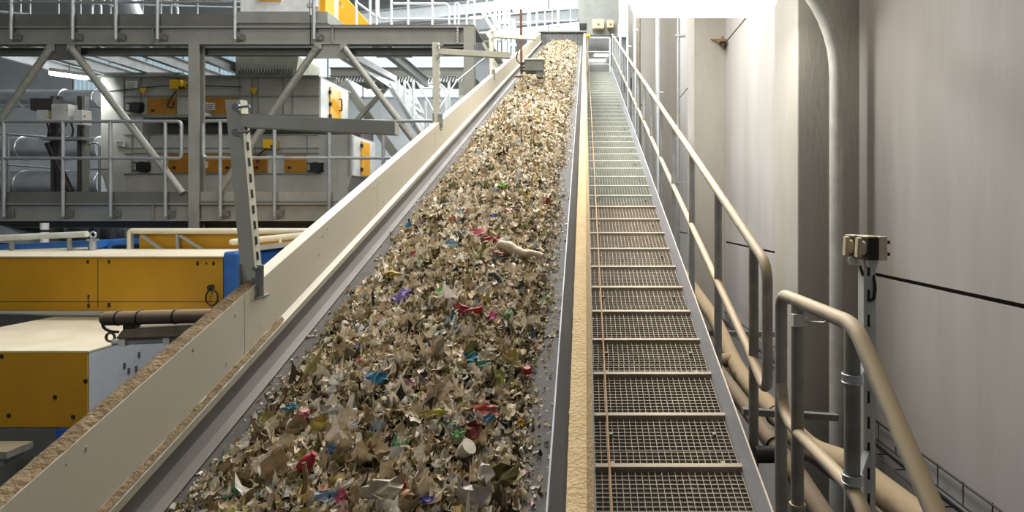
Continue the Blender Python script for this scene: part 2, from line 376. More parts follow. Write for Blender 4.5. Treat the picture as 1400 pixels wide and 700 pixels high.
def flake_mat():
    m = bpy.data.materials.new('waste_scraps'); m.use_nodes = True; nt = m.node_tree; N = nt.nodes; L = nt.links
    b = N['Principled BSDF']; b.inputs['Roughness'].default_value = .75
    at = N.new('ShaderNodeAttribute'); at.attribute_name = 'scrap_colour'
    tc = N.new('ShaderNodeTexCoord'); n = N.new('ShaderNodeTexNoise'); n.inputs['Scale'].default_value = 45; n.inputs['Detail'].default_value = 4
    L.new(tc.outputs['Object'], n.inputs['Vector'])
    r = N.new('ShaderNodeValToRGB'); r.color_ramp.elements[0].position = .32; r.color_ramp.elements[0].color = (.66, .58, .46, 1); r.color_ramp.elements[1].position = .55; r.color_ramp.elements[1].color = (1, 1, 1, 1)
    L.new(n.outputs['Fac'], r.inputs['Fac'])
    mx = N.new('ShaderNodeMixRGB'); mx.blend_type = 'MULTIPLY'; mx.inputs[0].default_value = .8
    L.new(at.outputs['Color'], mx.inputs[1]); L.new(r.outputs[0], mx.inputs[2]); L.new(mx.outputs[0], b.inputs['Base Color'])
    tl = N.new('ShaderNodeBsdfTranslucent'); L.new(mx.outputs[0], tl.inputs['Color']); ms = N.new('ShaderNodeMixShader'); ms.inputs[0].default_value = .2
    L.new(b.outputs[0], ms.inputs[1]); L.new(tl.outputs[0], ms.inputs[2]); L.new(ms.outputs[0], N['Material Output'].inputs['Surface'])
    return m
M['scraps'] = flake_mat()
PAL = [((220, 206, 178), 20), ((236, 226, 206), 15), ((206, 186, 150), 20), ((184, 162, 124), 14), ((152, 130, 94), 11), ((148, 140, 86), 8),
       ((110, 104, 56), 8), ((80, 68, 46), 7), ((208, 194, 172), 11), ((246, 240, 230), 8), ((50, 47, 42), 3), ((176, 154, 78), 2),
       ((182, 80, 66), .3), ((76, 128, 174), .3), ((98, 160, 116), .35), ((214, 160, 156), .45), ((160, 176, 180), 1.5)]
PC = np.array([srgb(c) for c, _ in PAL]); PC = PC * .95 + PC.mean(1, keepdims=True) * .05; PW = np.array([q for _, q in PAL], float); PW /= PW.sum()
def flakes():
    V = []; Q = []; C = []; SM = []; base = [0]
    def batch(xs, ys, drop, sz, tilt, k, asp=.45):
        N = len(xs); l = np.linspace(-1, 1, k); g = np.stack(np.meshgrid(l, l, indexing='ij'), -1).reshape(-1, 2); n = k * k
        round_ = 1 - .33 * (np.abs(g[:, 0] * g[:, 1]))[None, :, None]
        asp_ = np.stack([np.ones(N), rng.uniform(asp, 1, N)], -1)[:, None, :]
        p = np.zeros((N, n, 3)); S_ = sz[:, None]
        p[:, :, :2] = (g[None] * round_ * rng.uniform(.82 if k < 5 else .9, 1.1, (N, n, 1)) * asp_ + rng.normal(0, .09 if k < 5 else .05, (N, n, 2))) * S_[:, :, None]
        ph = rng.uniform(0, PI, (N, 1)); d = g[:, 0] * np.cos(ph) + g[:, 1] * np.sin(ph)
        p[:, :, 2] = S_ * (rng.normal(.15, .55, (N, 1)) * d ** 2 + rng.normal(0, .20 if k < 5 else .11, (N, n)) + rng.normal(0, .2, (N, 1)) * np.sin(3 * d + ph))
        def rot(axis, a):
            c, s_ = np.cos(a), np.sin(a); R = np.zeros((N, 3, 3)); i, j = [(1, 2), (2, 0), (0, 1)][axis]
            R[:, axis, axis] = 1; R[:, i, i] = c; R[:, j, j] = c; R[:, i, j] = -s_; R[:, j, i] = s_; return R
        R = rot(2, rng.uniform(0, 2 * PI, N)) @ rot(0, rng.normal(0, tilt, N)) @ rot(2, rng.uniform(0, 2 * PI, N))
        p = np.einsum('nij,nkj->nki', R, p)
        zz = np.array([I(x, y, 1.6 - pile_h(x, y) - dr).z for x, y, dr in zip(xs, ys, drop)])
        p[:, :, 2] += p[:, :, 1] * T; p += np.stack([xs, ys, zz], -1)[:, None, :]
        c = PC[rng.choice(len(PC), N, p=PW)] * rng.uniform(.78, 1.1, (N, 1))
        c = np.clip(c[:, None, :] * rng.uniform(.88, 1.08, (N, n, 1)), 0, 1)
        C.append(np.concatenate([c, np.ones((N, n, 1))], -1).reshape(-1, 4))
        q = np.array([(i * k + j, (i + 1) * k + j, (i + 1) * k + j + 1, i * k + j + 1) for i in range(k - 1) for j in range(k - 1)])
        Q.append((q[None] + (np.arange(N) * n)[:, None, None]).reshape(-1, 4) + base[0]); base[0] += N * n
        SM.append(np.repeat(rng.random(N) < .55, len(q))); V.append(p.reshape(-1, 3))
    def scatter(N, y0, y1, smin, smax, tilt, lift, k, pw=2.4):
        ys = rng.uniform(y0, y1, N); u = rng.beta(1.12, 1.12, N); ab = np.array([gaps(y) for y in ys]); xs = ab[:, 0] + (ab[:, 1] - ab[:, 0]) * u
        sz = smin + (smax - smin) * rng.random(N) ** pw; sz *= np.where((u < .06) | (u > .94), .6, 1)
        batch(xs, ys, rng.uniform(0, lift, N) + sz * .15, sz, tilt, k)
    scatter(15000, 1.35, 3.4, .006, .029, .62, .024, 4)
    scatter(1500, 1.35, 3.4, .022, .044, .45, .018, 5, 1.6)
    scatter(11000, 3.4, 6.0, .009, .034, .66, .024, 4)
    scatter(12000, 6.0, 10.5, .012, .036, .85, .028, 3)
    scatter(11000, 10.5, YE + .3, .018, .044, .9, .03, 3)
    N = 7000; ys = 1.3 + 13 * rng.random(N) ** 1.6; ab = np.array([gaps(y) for y in ys]); left = rng.random(N) < .45   # crumbs thinning out towards the skirts
    off = np.abs(rng.normal(0, .038, N)); xs = np.where(left, ab[:, 0] + .02 - off, ab[:, 1] - .02 + off * 1.15); xs = np.clip(xs, XL + .006, XR - .006)
    sz = .0015 + .012 * rng.random(N) ** 3
    batch(xs, ys, .002 + sz * .3, sz, .4, 3)
    return np.concatenate(V), np.concatenate(Q), np.concatenate(C), np.concatenate(SM)
bv, bf = pile_base()
fv, ff, fc, fsm = flakes()
nb = len(bv)
me = bpy.data.meshes.new('shredded_waste')
me.from_pydata([tuple(v) for v in bv] + fv.tolist(), [], [tuple(f) for f in bf] + (ff + nb).tolist())
ca = me.color_attributes.new('scrap_colour', 'FLOAT_COLOR', 'POINT')
bc = np.tile(np.array([*srgb((72, 62, 42)), 1.0]), (nb, 1))  # dark base colour paints in the shade of the gaps between scraps
ca.data.foreach_set('color', np.concatenate([bc, fc]).astype(np.float32).ravel())
me.polygons.foreach_set('use_smooth', np.concatenate([np.ones(len(bf), bool), fsm]))
me.materials.append(M['scraps']); me.update()
waste = bpy.data.objects.new('shredded_waste', me); COL.objects.link(waste)
tag(waste, 'heap of beige shredded waste scraps covering the conveyor belt', 'waste', kind='stuff')

scrap_mats = {}
def smat(c):
    g_ = sum(c) / 3; c = tuple(int(.82 * v + .18 * g_) for v in c)
    if c not in scrap_mats:
        scrap_mats[c] = mat('scrap_%d_%d_%d' % c, c, .6, 0, tuple(int(v * .78) for v in c), 30, (1, 1, 1), .7, .2, 60)
    return scrap_mats[c]
def on_heap(px, py):
    h = 1.46
    for _ in range(4):
        Y = F * h / (py + 8); X = (px - CX) / F * Y; h = 1.6 - pile_h(X, Y) - .02
    return X, Y, I(X, Y, h).z
def crumple(n, sx, sy, wob, rs):
    vs = []; fs = []
    for i in range(n + 1):
        for j in range(n + 1):
            u = i / n * 2 - 1; v = j / n * 2 - 1
            k = (1 + rs.uniform(-.38, .25)) * (.72 if i in (0, n) and j in (0, n) else 1) if (i in (0, n) or j in (0, n)) else 1 + rs.uniform(-.12, .12)
            vs.append((u * sx * k + rs.uniform(-.12, .12) * sx, v * sy * k + rs.uniform(-.14, .14) * sy, rs.uniform(-1, 1) * wob + .35 * wob * (1 - u * u)))
    for i in range(n):
        for j in range(n):
            a = i * (n + 1) + j; fs.append((a, a + n + 1, a + n + 2, a + 1))
    return vs, fs
PIECES = [ # px, py, width px, height px, colour, name, label, category
 (551, 412, 20, 20, (140, 112, 190), 'plastic_scrap', 'purple film scrap lying on the waste heap', 'scrap'),
 (653, 322, 18, 12, (232, 120, 130), 'plastic_scrap', 'pink scrap beside the dark red one above the long pale sleeve', 'scrap'),
 (671, 331, 17, 9, (170, 34, 26), 'plastic_scrap', 'dark red scrap touching the pink scrap, above the long pale sleeve', 'scrap'),
 (612, 338, 22, 9, (120, 170, 190), 'plastic_scrap', 'pale blue strip in the middle of the heap, left of the pink scrap', 'scrap'),
 (571, 350, 18, 8, (200, 84, 66), 'plastic_scrap', 'salmon red scrap near the left edge of the heap', 'scrap'),
 (679, 352, 14, 7, (196, 52, 44), 'plastic_scrap', 'red scrap tucked against the near end of the pale sleeve', 'scrap'),
 (645, 429, 34, 11, (184, 40, 44), 'plastic_scrap', 'long crimson strip below the dark curved strap', 'scrap'),
 (687, 254, 12, 6, (150, 210, 60), 'plastic_scrap', 'lime green scrap high up on the heap', 'scrap'),
 (677, 267, 12, 8, (50, 100, 180), 'plastic_scrap', 'deep blue scrap just under the lime green one', 'scrap'),
 (749, 277, 6, 8, (190, 48, 36), 'bottle_cap', 'small red cap near the right edge of the heap, high up', 'cap'),
 (674, 299, 12, 5, (40, 60, 150), 'plastic_scrap', 'navy blue scrap above the dark red and pink scraps', 'scrap'),
 (515, 523, 20, 10, (50, 160, 210), 'plastic_scrap', 'sky blue triangular scrap left of the pink paper scrap', 'scrap'),
 (555, 530, 26, 9, (232, 140, 156), 'paper_scrap', 'pale pink paper scrap right of the sky blue triangle', 'scrap'),
 (537, 380, 12, 9, (222, 180, 40), 'plastic_scrap', 'golden yellow scrap near the left edge of the heap', 'scrap'),
 (604, 406, 12, 11, (84, 180, 50), 'plastic_scrap', 'bright green scrap right of the purple film', 'scrap'),
 (695, 436, 11, 11, (60, 186, 120), 'plastic_scrap', 'mint green scrap beside the magenta scrap', 'scrap'),
 (674, 438, 9, 11, (220, 70, 140), 'plastic_scrap', 'magenta scrap right of the long crimson strip', 'scrap'),
 (642, 496, 16, 13, (60, 150, 170), 'plastic_scrap', 'teal film scrap above the sea green film', 'scrap'),
 (657, 505, 20, 9, (120, 190, 150), 'plastic_scrap', 'sea green film scrap below the teal film', 'scrap'),
 (684, 524, 10, 18, (190, 200, 60), 'plastic_scrap', 'yellow green strip standing upright in the heap', 'scrap'),
 (721, 512, 11, 8, (210, 40, 26), 'bottle_cap', 'round red cap at the right edge of the heap by the bare belt', 'cap'),
 (663, 568, 26, 13, (214, 92, 72), 'plastic_scrap', 'coral red curled scrap above a blue scrap', 'scrap'),
 (667, 579, 14, 10, (80, 150, 190), 'plastic_scrap', 'blue scrap peeking out under the coral red curl', 'scrap'),
 (644, 598, 24, 24, (150, 62, 42), 'cardboard_scrap', 'rust brown card scrap right of a green scrap', 'scrap'),
 (626, 601, 15, 15, (110, 180, 100), 'plastic_scrap', 'leaf green scrap left of the rust brown card', 'scrap'),
 (590, 572, 32, 9, (206, 190, 50), 'plastic_scrap', 'mustard yellow strip in the middle of the near heap', 'scrap'),
 (713, 585, 10, 8, (214, 160, 40), 'plastic_scrap', 'amber scrap near the right edge of the heap', 'scrap'),
 (397, 563, 12, 8, (40, 150, 190), 'plastic_scrap', 'bright turquoise scrap by the left edge of the near heap', 'scrap'),
 (454, 625, 16, 11, (90, 150, 200), 'plastic_scrap', 'blue scrap right of the red bottle', 'scrap'),
 (447, 686, 28, 12, (150, 190, 210), 'plastic_scrap', 'pale blue film at the bottom beside a pink scrap', 'scrap'),
 (468, 688, 14, 14, (214, 84, 104), 'plastic_scrap', 'rose pink scrap right of the pale blue film at the bottom', 'scrap'),
 (482, 588, 12, 8, (228, 226, 224), 'paper_scrap', 'small clean white paper scrap left of the middle', 'scrap'),
 (663, 655, 18, 28, (226, 214, 200), 'paper_scrap', 'flat off-white paper sheet beside the olive leaf scrap', 'scrap'),
 (686, 655, 28, 26, (120, 112, 40), 'plastic_scrap', 'olive folded scrap right of the flat off-white sheet', 'scrap'),
 (547, 672, 12, 10, (196, 60, 40), 'plastic_scrap', 'brick red scrap at the bottom left of the amber film', 'scrap'),
 (551, 690, 18, 16, (206, 160, 110), 'plastic_scrap', 'amber brown film below the brick red scrap', 'scrap'),
 (584, 692, 16, 10, (100, 90, 180), 'plastic_scrap', 'violet scrap at the very bottom of the heap', 'scrap'),
 (412, 575, 18, 12, (222, 130, 124), 'paper_scrap', 'pink and white paper scrap right of the turquoise one', 'scrap'),
 (657, 407, 18, 14, (238, 226, 206), 'paper_scrap', 'cream white paper scrap above the long crimson strip', 'scrap'),
 (602, 545, 22, 34, (206, 176, 136), 'paper_scrap', 'tan paper strip standing in the centre of the near heap', 'scrap'),
 (600, 488, 24, 28, (204, 180, 140), 'paper_scrap', 'folded tan paper with a pointed top left of the teal film', 'scrap'),
 (533, 496, 22, 11, (220, 202, 168), 'cardboard_scrap', 'pale card diamond above the sky blue triangle', 'scrap'),
 (520, 676, 42, 26, (196, 182, 158), 'plastic_scrap', 'big crumpled grey beige film at the bottom', 'scrap'),
 (640, 690, 40, 34, (230, 214, 196), 'paper_scrap', 'big crumpled white paper at the bottom of the heap', 'scrap'),
 (455, 570, 24, 12, (216, 212, 204), 'plastic_scrap', 'clear white film left of the small white paper', 'scrap'),
]
for i, (px, py, wp, hp, c, nm, lb, ct) in enumerate(PIECES):
    x, yy, z = on_heap(px, py); s = yy / F; rs = random.Random(i + 40)
    m = MB()
    if nm == 'bottle_cap':
        m.tube([(0, 0, -.5 * hp * s), (0, 0, .35 * hp * s), (0, 0, .5 * hp * s)], [wp * s * .5, wp * s * .5, wp * s * .4], 16)
    else:
        vs, fs = crumple(4, wp * s * .68, hp * s * .68, min(wp, hp) * s * .22, rs); m.add(vs, fs)
    o = m.build(nm, smat(c)); o.location = (x, yy, z + .018)
    # lies on the slope, leaning a little towards the foot of the heap
    o.rotation_euler = (math.radians(55) + rs.uniform(-.15, .15), rs.uniform(-.2, .2), rs.uniform(-.25, .25))
    if nm == 'bottle_cap': o.rotation_euler = (rs.uniform(-.4, .4), rs.uniform(-.3, .3), 0)
    if nm != 'bottle_cap':
        sd = o.modifiers.new('thickness', 'SOLIDIFY'); sd.thickness = .0015
    tag(o, lb, ct)
# shaped pieces
x, yy, z = on_heap(710, 352); s = yy / F
m = MB(); pts = []; rr = []
for k in range(13):
    t = k / 12; pts.append(Vector((x + (t - .5) * 64 * s, yy - .08 * (t - .5), z + .035 + (.5 - t) * 16 * s + .012 * math.sin(t * 9)))); rr.append((.018 + .016 * math.sin(PI * min(t * 1.3, 1)) + .003 * math.sin(k * 2.3)))
rr[0] = .012; rr[-1] = .02
m.tube(pts, rr, 12); o = m.build('fabric_sleeve', smat((222, 196, 160))); tag(o, 'long pale beige sleeve lying across the heap', 'sleeve')
x, yy, z = on_heap(690, 392); s = yy / F
m = MB(); m.tube([(x + (a) * s, yy, z + .03 - b * s) for a, b in ((-22, -8), (-14, -9), (-8, -2), (-4, 6), (6, 9), (16, 10), (24, 6), (22, 0))], .014, 8)
o = m.build('rubber_strap', smat((92, 86, 70))); tag(o, 'dark grey curved strap below the long pale sleeve', 'strap')
x, yy, z = on_heap(420, 641); s = yy / F
m = MB(); m.tube([Vector((x, yy, z + .02)) + Vector((.5 * q, .1 * q, .62 * q)) for q in (-.036, -.03, 0, .02, .028, .040)], [.014, .02, .021, .018, .009, .009], 14)
o = m.build('plastic_bottle', smat((206, 34, 34))); tag(o, 'crushed shiny red bottle on the near left of the heap', 'bottle')
x, yy, z = on_heap(634, 622); s = yy / F
m = MB(); m.tube([Vector((x, yy, z + .01)) + Vector((.5 * q, -.2 * q, .5 * q)) for q in (-.04, 0, .03, .04)], [.016, .024, .026, .028], 14)
o = m.build('plastic_cup', smat((236, 224, 200))); tag(o, 'small cream cup below the rust brown card', 'cup')
x, yy, z = on_heap(418, 676); s = yy / F
m = MB(); m.tube([(x - .01, yy, z - .03), (x - .004, yy + .01, z + .04), (x - .012, yy + .015, z + .085)], [.009, .008, .006], 8)
o = m.build('wooden_stick', smat((176, 140, 84))); tag(o, 'tan wooden stick poking up below the red bottle', 'stick')

# ================================================================== grating walkway
HW = 2.3; X0, X1 = .05, .757
walk = thing('grating_walkway', (.4, 2.4, -HW + 2.4 * T), 'inclined steel grating walkway climbing along the right of the conveyor', 'walkway')
YW0, YW1 = 2.26, 17.2
part(MB().ext([(X1, 2.10), (X1 + .008, 2.10), (X1 + .008, 2.42), (X1, 2.42)], YW0, YW1), 'kick_plate', 'kick', walk, label='bluish grey kick plate')
part(MB().ext([(.036, 2.25), (.046, 2.25), (.046, 2.45), (.036, 2.45)], YW0, YW1), 'stringer', 'frame_grey', walk)
y = YW0
while y < YW1 - .1:
    g = MB(); L_ = .685
    k = 0
    xs = np.linspace(X0, X1 - .006, 23)
    off = random.uniform(-.004, .004)
    for x in xs:
        g.ext([(x + off - .0016, HW), (x + off + .0016, HW), (x + off + .0016, HW + .03), (x + off - .0016, HW + .03)], y, y + L_)
    for i in range(29):
        yy = y + .004 + i * .0242
        g.ext([(X0, HW + .004), (X1 - .004, HW + .004), (X1 - .004, HW + .016), (X0, HW + .016)], yy, yy + .0034)
    gp = part(g, 'grating_panel', 'grating' if y < 6.2 else 'grating_clean', walk)
    c = MB()
    for fx in (.12, .88):
        xx = X0 + (X1 - X0) * fx
        c.obox(I(xx, y + .1, HW - .004), (.018, .03, .016)); c.obox(I(xx, y + .60, HW - .004), (.018, .03, .016))
    part(c, 'clip', 'pvc', gp)
    y += .69
y = 2.82 - .345
n = 0
while y < YW1:
    part(MB().ext([(X0, HW - .022), (X1, HW - .022), (X1, HW + .03), (X0, HW + .03)], y, y + .022), 'cleat', 'cleat' if y < 6.6 else 'cleat_clean', walk)
    y += .345
# under-structure: cross members below the grating, the photographer's end is lower
for yy in (3.6, 6.4, 9.2, 12.0, 14.8):
    part(MB().ext([(.03, 2.36), (.78, 2.36), (.78, 2.46), (.03, 2.46)], yy, yy + .06), 'cross_member', 'frame_dark', walk)
# top landing
zt = I(0, YW1, HW).z
land = MB(); land.box(.03, 1.5, YW1, YW1 + 2.2, zt - .16, zt)
part(land, 'landing_deck', 'frame_light', walk)

# ================================================================== guard rail of the walkway
XH = .80; HH = 1.19; HM = 1.74; RR = .0235
rail = thing('guard_rail', I(XH, 2.6, HW), 'long dusty tube guard rail up the right side of the walkway', 'railing')
yN, yF = 2.57, 17.3
hr = MB(); seg = []
hr.tube(rounded([I(XH, yF, HH), I(XH, yN, HH), I(XH, yN, HM + .02), I(XH, yN + .30, HM)], .09, 8), RR, 14)
part(hr, 'handrail', 'rail', rail)
mr_ = MB(); mr_.tube([I(XH, yN + .26, HM), I(XH, yF, HM)], RR * .92, 12); part(mr_, 'middle_rail', 'rail', rail)
for i, yy in enumerate((2.80, 3.55, 4.42, 5.32, 6.2, 7.1, 8.0, 8.9, 9.8, 10.7, 11.6, 12.5, 13.4, 14.3, 15.2, 16.1, 17.0)):
    pm = MB(); pm.tube([I(XH + .006, yy, HH + .02), I(XH + .006, yy, 2.52)], RR, 12)
    po = part(pm, 'post', 'pvc' if i == 0 else 'galv_clean', rail)
    ft = MB(); ft.obox(I(XH - .012, yy, 2.3), (.045, .09, .10)); part(ft, 'mounting_plate', 'kick', po)
for yy in (5.1, 7.6):                                        # sleeve joints on the handrail
    s_ = MB(); s_.tube([I(XH, yy, HH), I(XH, yy + .1, HH)], RR * 1.13, 12); part(s_, 'sleeve_joint', 'rail', rail)

# lower rail of the landing and the steps going down
low = thing('landing_rail', (XH, 2.3, -1.44), 'dusty tube rail of the near landing that bends steeply down', 'railing')
ZL = -.337
m = MB(); m.tube(rounded([(XH, 2.39, -1.35), (XH, 2.39, ZL), (XH, 1.735, ZL), (XH, 1.25, -.765), (XH, .95, -1.03)], .07, 8), .0245, 16); part(m, 'handrail', 'rail', low)
m = MB(); m.tube(rounded([(XH, 2.385, -.70), (XH, 2.36, -.80), (XH, 2.27, -.832), (XH, 1.72, -.832), (XH, 1.25, -1.25)], .06, 8), .0225, 14); part(m, 'middle_rail', 'rail', low)
for yy in (2.205, 1.753):
    m = MB(); m.tube([(XH, yy, ZL), (XH, yy, -1.5)], .0235, 14); po = part(m, 'post', 'pvc', low)
    if yy > 2:
        c = MB(); c.tube([(XH, yy, -1.115), (XH, yy, -1.10)], .03, 14); part(c, 'collar', 'galv', po)
m = MB(); m.obox((XH - .012, 2.18, -.405), (.035, .03, .045)); m.obox((XH + .015, 2.18, -.41), (.025, .018, .03))
m.tube([(XH + .02, 2.17, -.41), (XH + .06, 2.1, -.40), (XH + .03, 2.0, -.372)], .005, 6)
o = part(m, 'junction_box', 'plastic_grey', low, label='small grey junction box clipped under the rail')
for zz in (-.455, -.69):                                      # hose clamps holding the switch stand
    pass

# ================================================================== isolator switch stand
st = thing('switch_stand', (.96, 1.97, -1.45), 'slotted steel strut carrying two black and cream rotary isolator switches', 'switch stand')
xs_, ys_ = .948, 1.97
m = MB(); z0, z1 = -1.45, ZZ(354, ys_)
m.box(xs_ - .020, xs_ - .017, ys_ - .02, ys_ + .02, z0, z1); m.box(xs_ + .017, xs_ + .020, ys_ - .02, ys_ + .02, z0, z1)
m.box(xs_ - .017, xs_ + .017, ys_ + .017, ys_ + .02, z0, z1)
m.box(xs_ - .017, xs_ - .008, ys_ - .02, ys_ - .017, z0, z1); m.box(xs_ + .002, xs_ + .017, ys_ - .02, ys_ - .017, z0, z1)
z = z0
while z < z1:                                                # webs between the slots
    m.box(xs_ - .009, xs_ + .003, ys_ - .02, ys_ - .017, z, z + .045); z += .085
part(m, 'slotted_strut', 'plastic_grey', st)
for (zz) in (-.50, -.80):
    m = MB(); m.tube([(XH, 1.753, zz - .012), (XH, 1.753, zz + .012)], .0285, 16); m.torus((XH, 1.753, zz - .012), .028, .003, (0, 0, 1)); m.torus((XH, 1.753, zz + .012), .028, .003, (0, 0, 1))
    m.beam((XH + .02, 1.76, zz), (xs_ - .01, ys_ - .02, zz), .018, .012)
    part(m, 'pipe_clamp', 'silver', st, label='shiny pipe clamp')
for k, yy in enumerate((1.925, 2.015)):
    xk = XX(1171, 1.925); x0 = XX(1180.5, 1.925); x1 = XX(1194.5, 1.925); x2 = XX(1206, 1.925); zc = ZZ(338.5, 1.95); hh = .039
    m = MB(); m.box(x1, x2, yy - .036, yy + .044, zc - hh, zc + hh); m.box(x0 - .002, x1, yy - .03, yy + .044, zc + hh - .004, zc + hh + .001)
    bx = part(m, 'switch_box', 'box_cream', st, bevel=.004)
    m = MB(); m.box(x0, x1 + .002, yy - .034, yy + .042, zc - hh + .001, zc + hh - .003); part(m, 'cover', 'black', bx, bevel=.003, label='black switch cover')
    m = MB(); m.tube([(x0 + .002, yy, zc), (xk + .008, yy, zc), (xk + .004, yy, zc)], [.024, .022, .019], 20); m.obox((xk + .006, yy, zc + .002), (.014, .020, .064), Matrix.Rotation(.12, 3, 'X')); part(m, 'rotary_knob', 'box_cream', bx, label='cream rotary knob')
    m = MB(); xg = (x0 + x1) / 2 - .008 + .02 * (1 - k); m.tube([(xg, yy, zc - hh + .002), (xg, yy, zc - hh - .012), (xg, yy, zc - hh - .024)], [.019, .019, .013], 14); part(m, 'cable_gland', 'plastic_grey', bx)
m = MB()
for dz in (.018, -.022):
    m.tube([(XX(1205, ys_), ys_, ZZ(338.5, ys_) + dz), (XX(1216, ys_), ys_, ZZ(338.5, ys_) + dz)], .006, 8)
m.tube([(XX(1205, ys_), ys_, ZZ(338, ys_)), (XX(1211, ys_), ys_, ZZ(338, ys_))], .004, 8)
part(m, 'spare_gland', 'black', st)
m = MB(); m.tube(rounded([P(1194, 366, ys_), P(1194, 378, ys_ - .02), P(1197, 392, ys_ - .025), P(1195, 410, ys_ - .025), P(1187, 411, ys_ - .025)], .02), .005, 8)
m.tube([P(1176, 364, ys_), P(1179, 374, ys_ - .02), P(1182, 380, ys_)], .005, 8); part(m, 'cable', 'black', st)

# ================================================================== gooseneck lamp above the walkway
YL = 4.10
gl = thing('gooseneck_lamp', (XX(1143, YL), YL, ZF), 'bright tube lamp on a curved standpipe in front of the nearest pillar', 'lamp')
R = .96; xp = XX(1143, YL); zc = ZZ(102, YL)
pts = [(xp, YL, ZF), (xp, YL, ZZ(430, YL)), (xp, YL, zc)] + [(xp - R + R * math.cos(a), YL, zc + R * math.sin(a)) for a in np.linspace(.08, PI / 2, 14)]
m = MB(); m.tube(pts, .045, 18); part(m, 'standpipe', 'plastic_grey', gl)
m = MB(); zlamp = ZZ(18, YL)
xa, xb = XX(862, YL), XX(1060, YL)
m.prism([(xa + .04, YL - .09, zlamp), (xb - .04, YL - .09, zlamp), (xb, YL - .09, zlamp + .10), (xa, YL - .09, zlamp + .10)], (0, .18, 0)); df = part(m, 'diffuser', 'lamp_on', gl, label='glowing diffuser')
m = MB(); m.box(xa - .02, xb + .02, YL - .1, YL + .1, zlamp + .10, zlamp + .16); m.tube([((xa + xb) / 2, YL, zlamp + .16), ((xa + xb) / 2, YL, zc + R)], .045, 14); part(m, 'lamp_housing', 'lamp_white', gl)
l = area('tube_lamp_light', ((xa + xb) / 2, YL + .02, zlamp - .02), (.95, .12), 15, (1, .96, .90)); l.parent = gl; l.matrix_parent_inverse = Matrix.Translation(-Vector(gl.location))

# ================================================================== pull cord
cord = thing('pull_cord', I(.05, 2.3, HW), 'thin tan pull cord running up beside the conveyor', 'cord')
m = MB(); pts = []
for i in range(60):
    yy = 1.6 + i * .26; pts.append(I(.074, yy, 1.42 + .012 * abs(math.sin(PI * yy / 2.6))))
m.tube(pts, .0035, 6); part(m, 'rope', 'rope', cord)
for yy in (4.05, 6.65, 9.25, 11.85, 14.45):
    m = MB(); m.torus(I(.074, yy, 1.42), .016, .003, (0, 1, 0)); m.tube([I(.024, yy, 1.42), I(.058, yy, 1.42)], .004, 6); part(m, 'eye_bolt', 'galv_clean', cord)

# ================================================================== brackets standing on the left guard
def bracket(ybase, height, armlen, lean, label):
    b = thing('support_bracket', I(-1.395, ybase, 1.2), label, 'bracket', 'strut brackets on the left guard')
    a = I(-1.395, ybase, 1.25); top = I(-1.395, ybase, 1.2) + Vector((-.012, -lean, height))
    m = MB(); w_ = .056; ax = (top - a).normalized()
    r = Vector((1, 0, 0)); fw = r.cross(ax)
    for k in (-1, 1): m.beam(a + r * k * w_ / 2, top + r * k * w_ / 2, .004, .05, fw)
    m.beam(a - fw * -.024, top - fw * -.024, w_, .004, fw)
    n = int(height / .065)
    for i in range(n):
        p = a + ax * (i + .5) * .065; m.obox(p - fw * .024 + r * .018, (.018, .004, .028), Matrix((r, fw, ax)).transposed())
        m.obox(p + r * .029, (.004, .012, .028), Matrix((r, fw, ax)).transposed())
    m.beam(a - fw * .024 - r * .012, top - fw * .024 - r * .012, w_ * .6, .004, fw)
    part(m, 'upright', 'bracket', b)
    for i in range(n):
        p = a + ax * (i + .35) * .065; s_ = MB(); s_.obox(p + r * .0315, (.002, .012, .034), Matrix((r, fw, ax)).transposed()); part(s_, 'slot', 'black', b)
    m = MB(); m.obox(a + Vector((-.03, -.005, .05)), (.008, .09, .14)); m.obox(a + Vector((.035, -.03, .05)), (.05, .008, .13)); m.obox(a + Vector((0, 0, -.02)), (.085, .1, .01))
    for dz in (0, .08): m.disc(a + Vector((.03, -.038, .02 + dz)), .010, .016, (0, 1, 0), 10)
    part(m, 'foot_plate', 'galv_clean', b, bevel=.002)
    m = MB(); s0 = top + Vector((.035, 0, -.06)); e0 = s0 + Vector((armlen, .03, -.022 * armlen / .5))
    d = (e0 - s0).normalized(); 
    m.beam(s0, e0, .05, .005); m.beam(s0 + Vector((0, -.025, -.025)), e0 + Vector((0, -.025, -.025)), .004, .05); m.beam(s0 + Vector((0, .025, -.025)), e0 + Vector((0, .025, -.025)), .004, .05)
    m.obox(e0 + Vector((0, 0, -.025)), (.006, .05, .05))
    part(m, 'arm', 'bracket', b)
    for dz in (0, -.10):
        m = MB(); m.disc(top + Vector((.02, -.03, -.035 + dz)), .016, .02, (0, 1, 0), 10); m.tube([top + Vector((.02, -.035, -.035 + dz)), top + Vector((.075, -.035, -.03 + dz))], .006, 8)
        part(m, 'clamp_bolt', 'galv_clean', b)
    return b
bracket(2.46, .735, .60, .10, 'grey slotted strut bracket on the guard nearest the yellow machine')
bracket(5.52, .74, .66, .0, 'second strut bracket up the guard, in front of the white stairs')
bracket(8.75, .66, .62, .0, 'third strut bracket, beside the rusty pole')
# pull wire of the left guard
m = MB(); m.tube([I(-1.43, 5.55, 1.16), I(-1.45, 6.6, .98), I(-1.45, 8.0, .93), I(-1.43, 9.0, .9)], .008, 6); o = m.build('steel_wire', M['galv_clean']); tag(o, 'steel wire strung between the second and third strut brackets', 'wire')

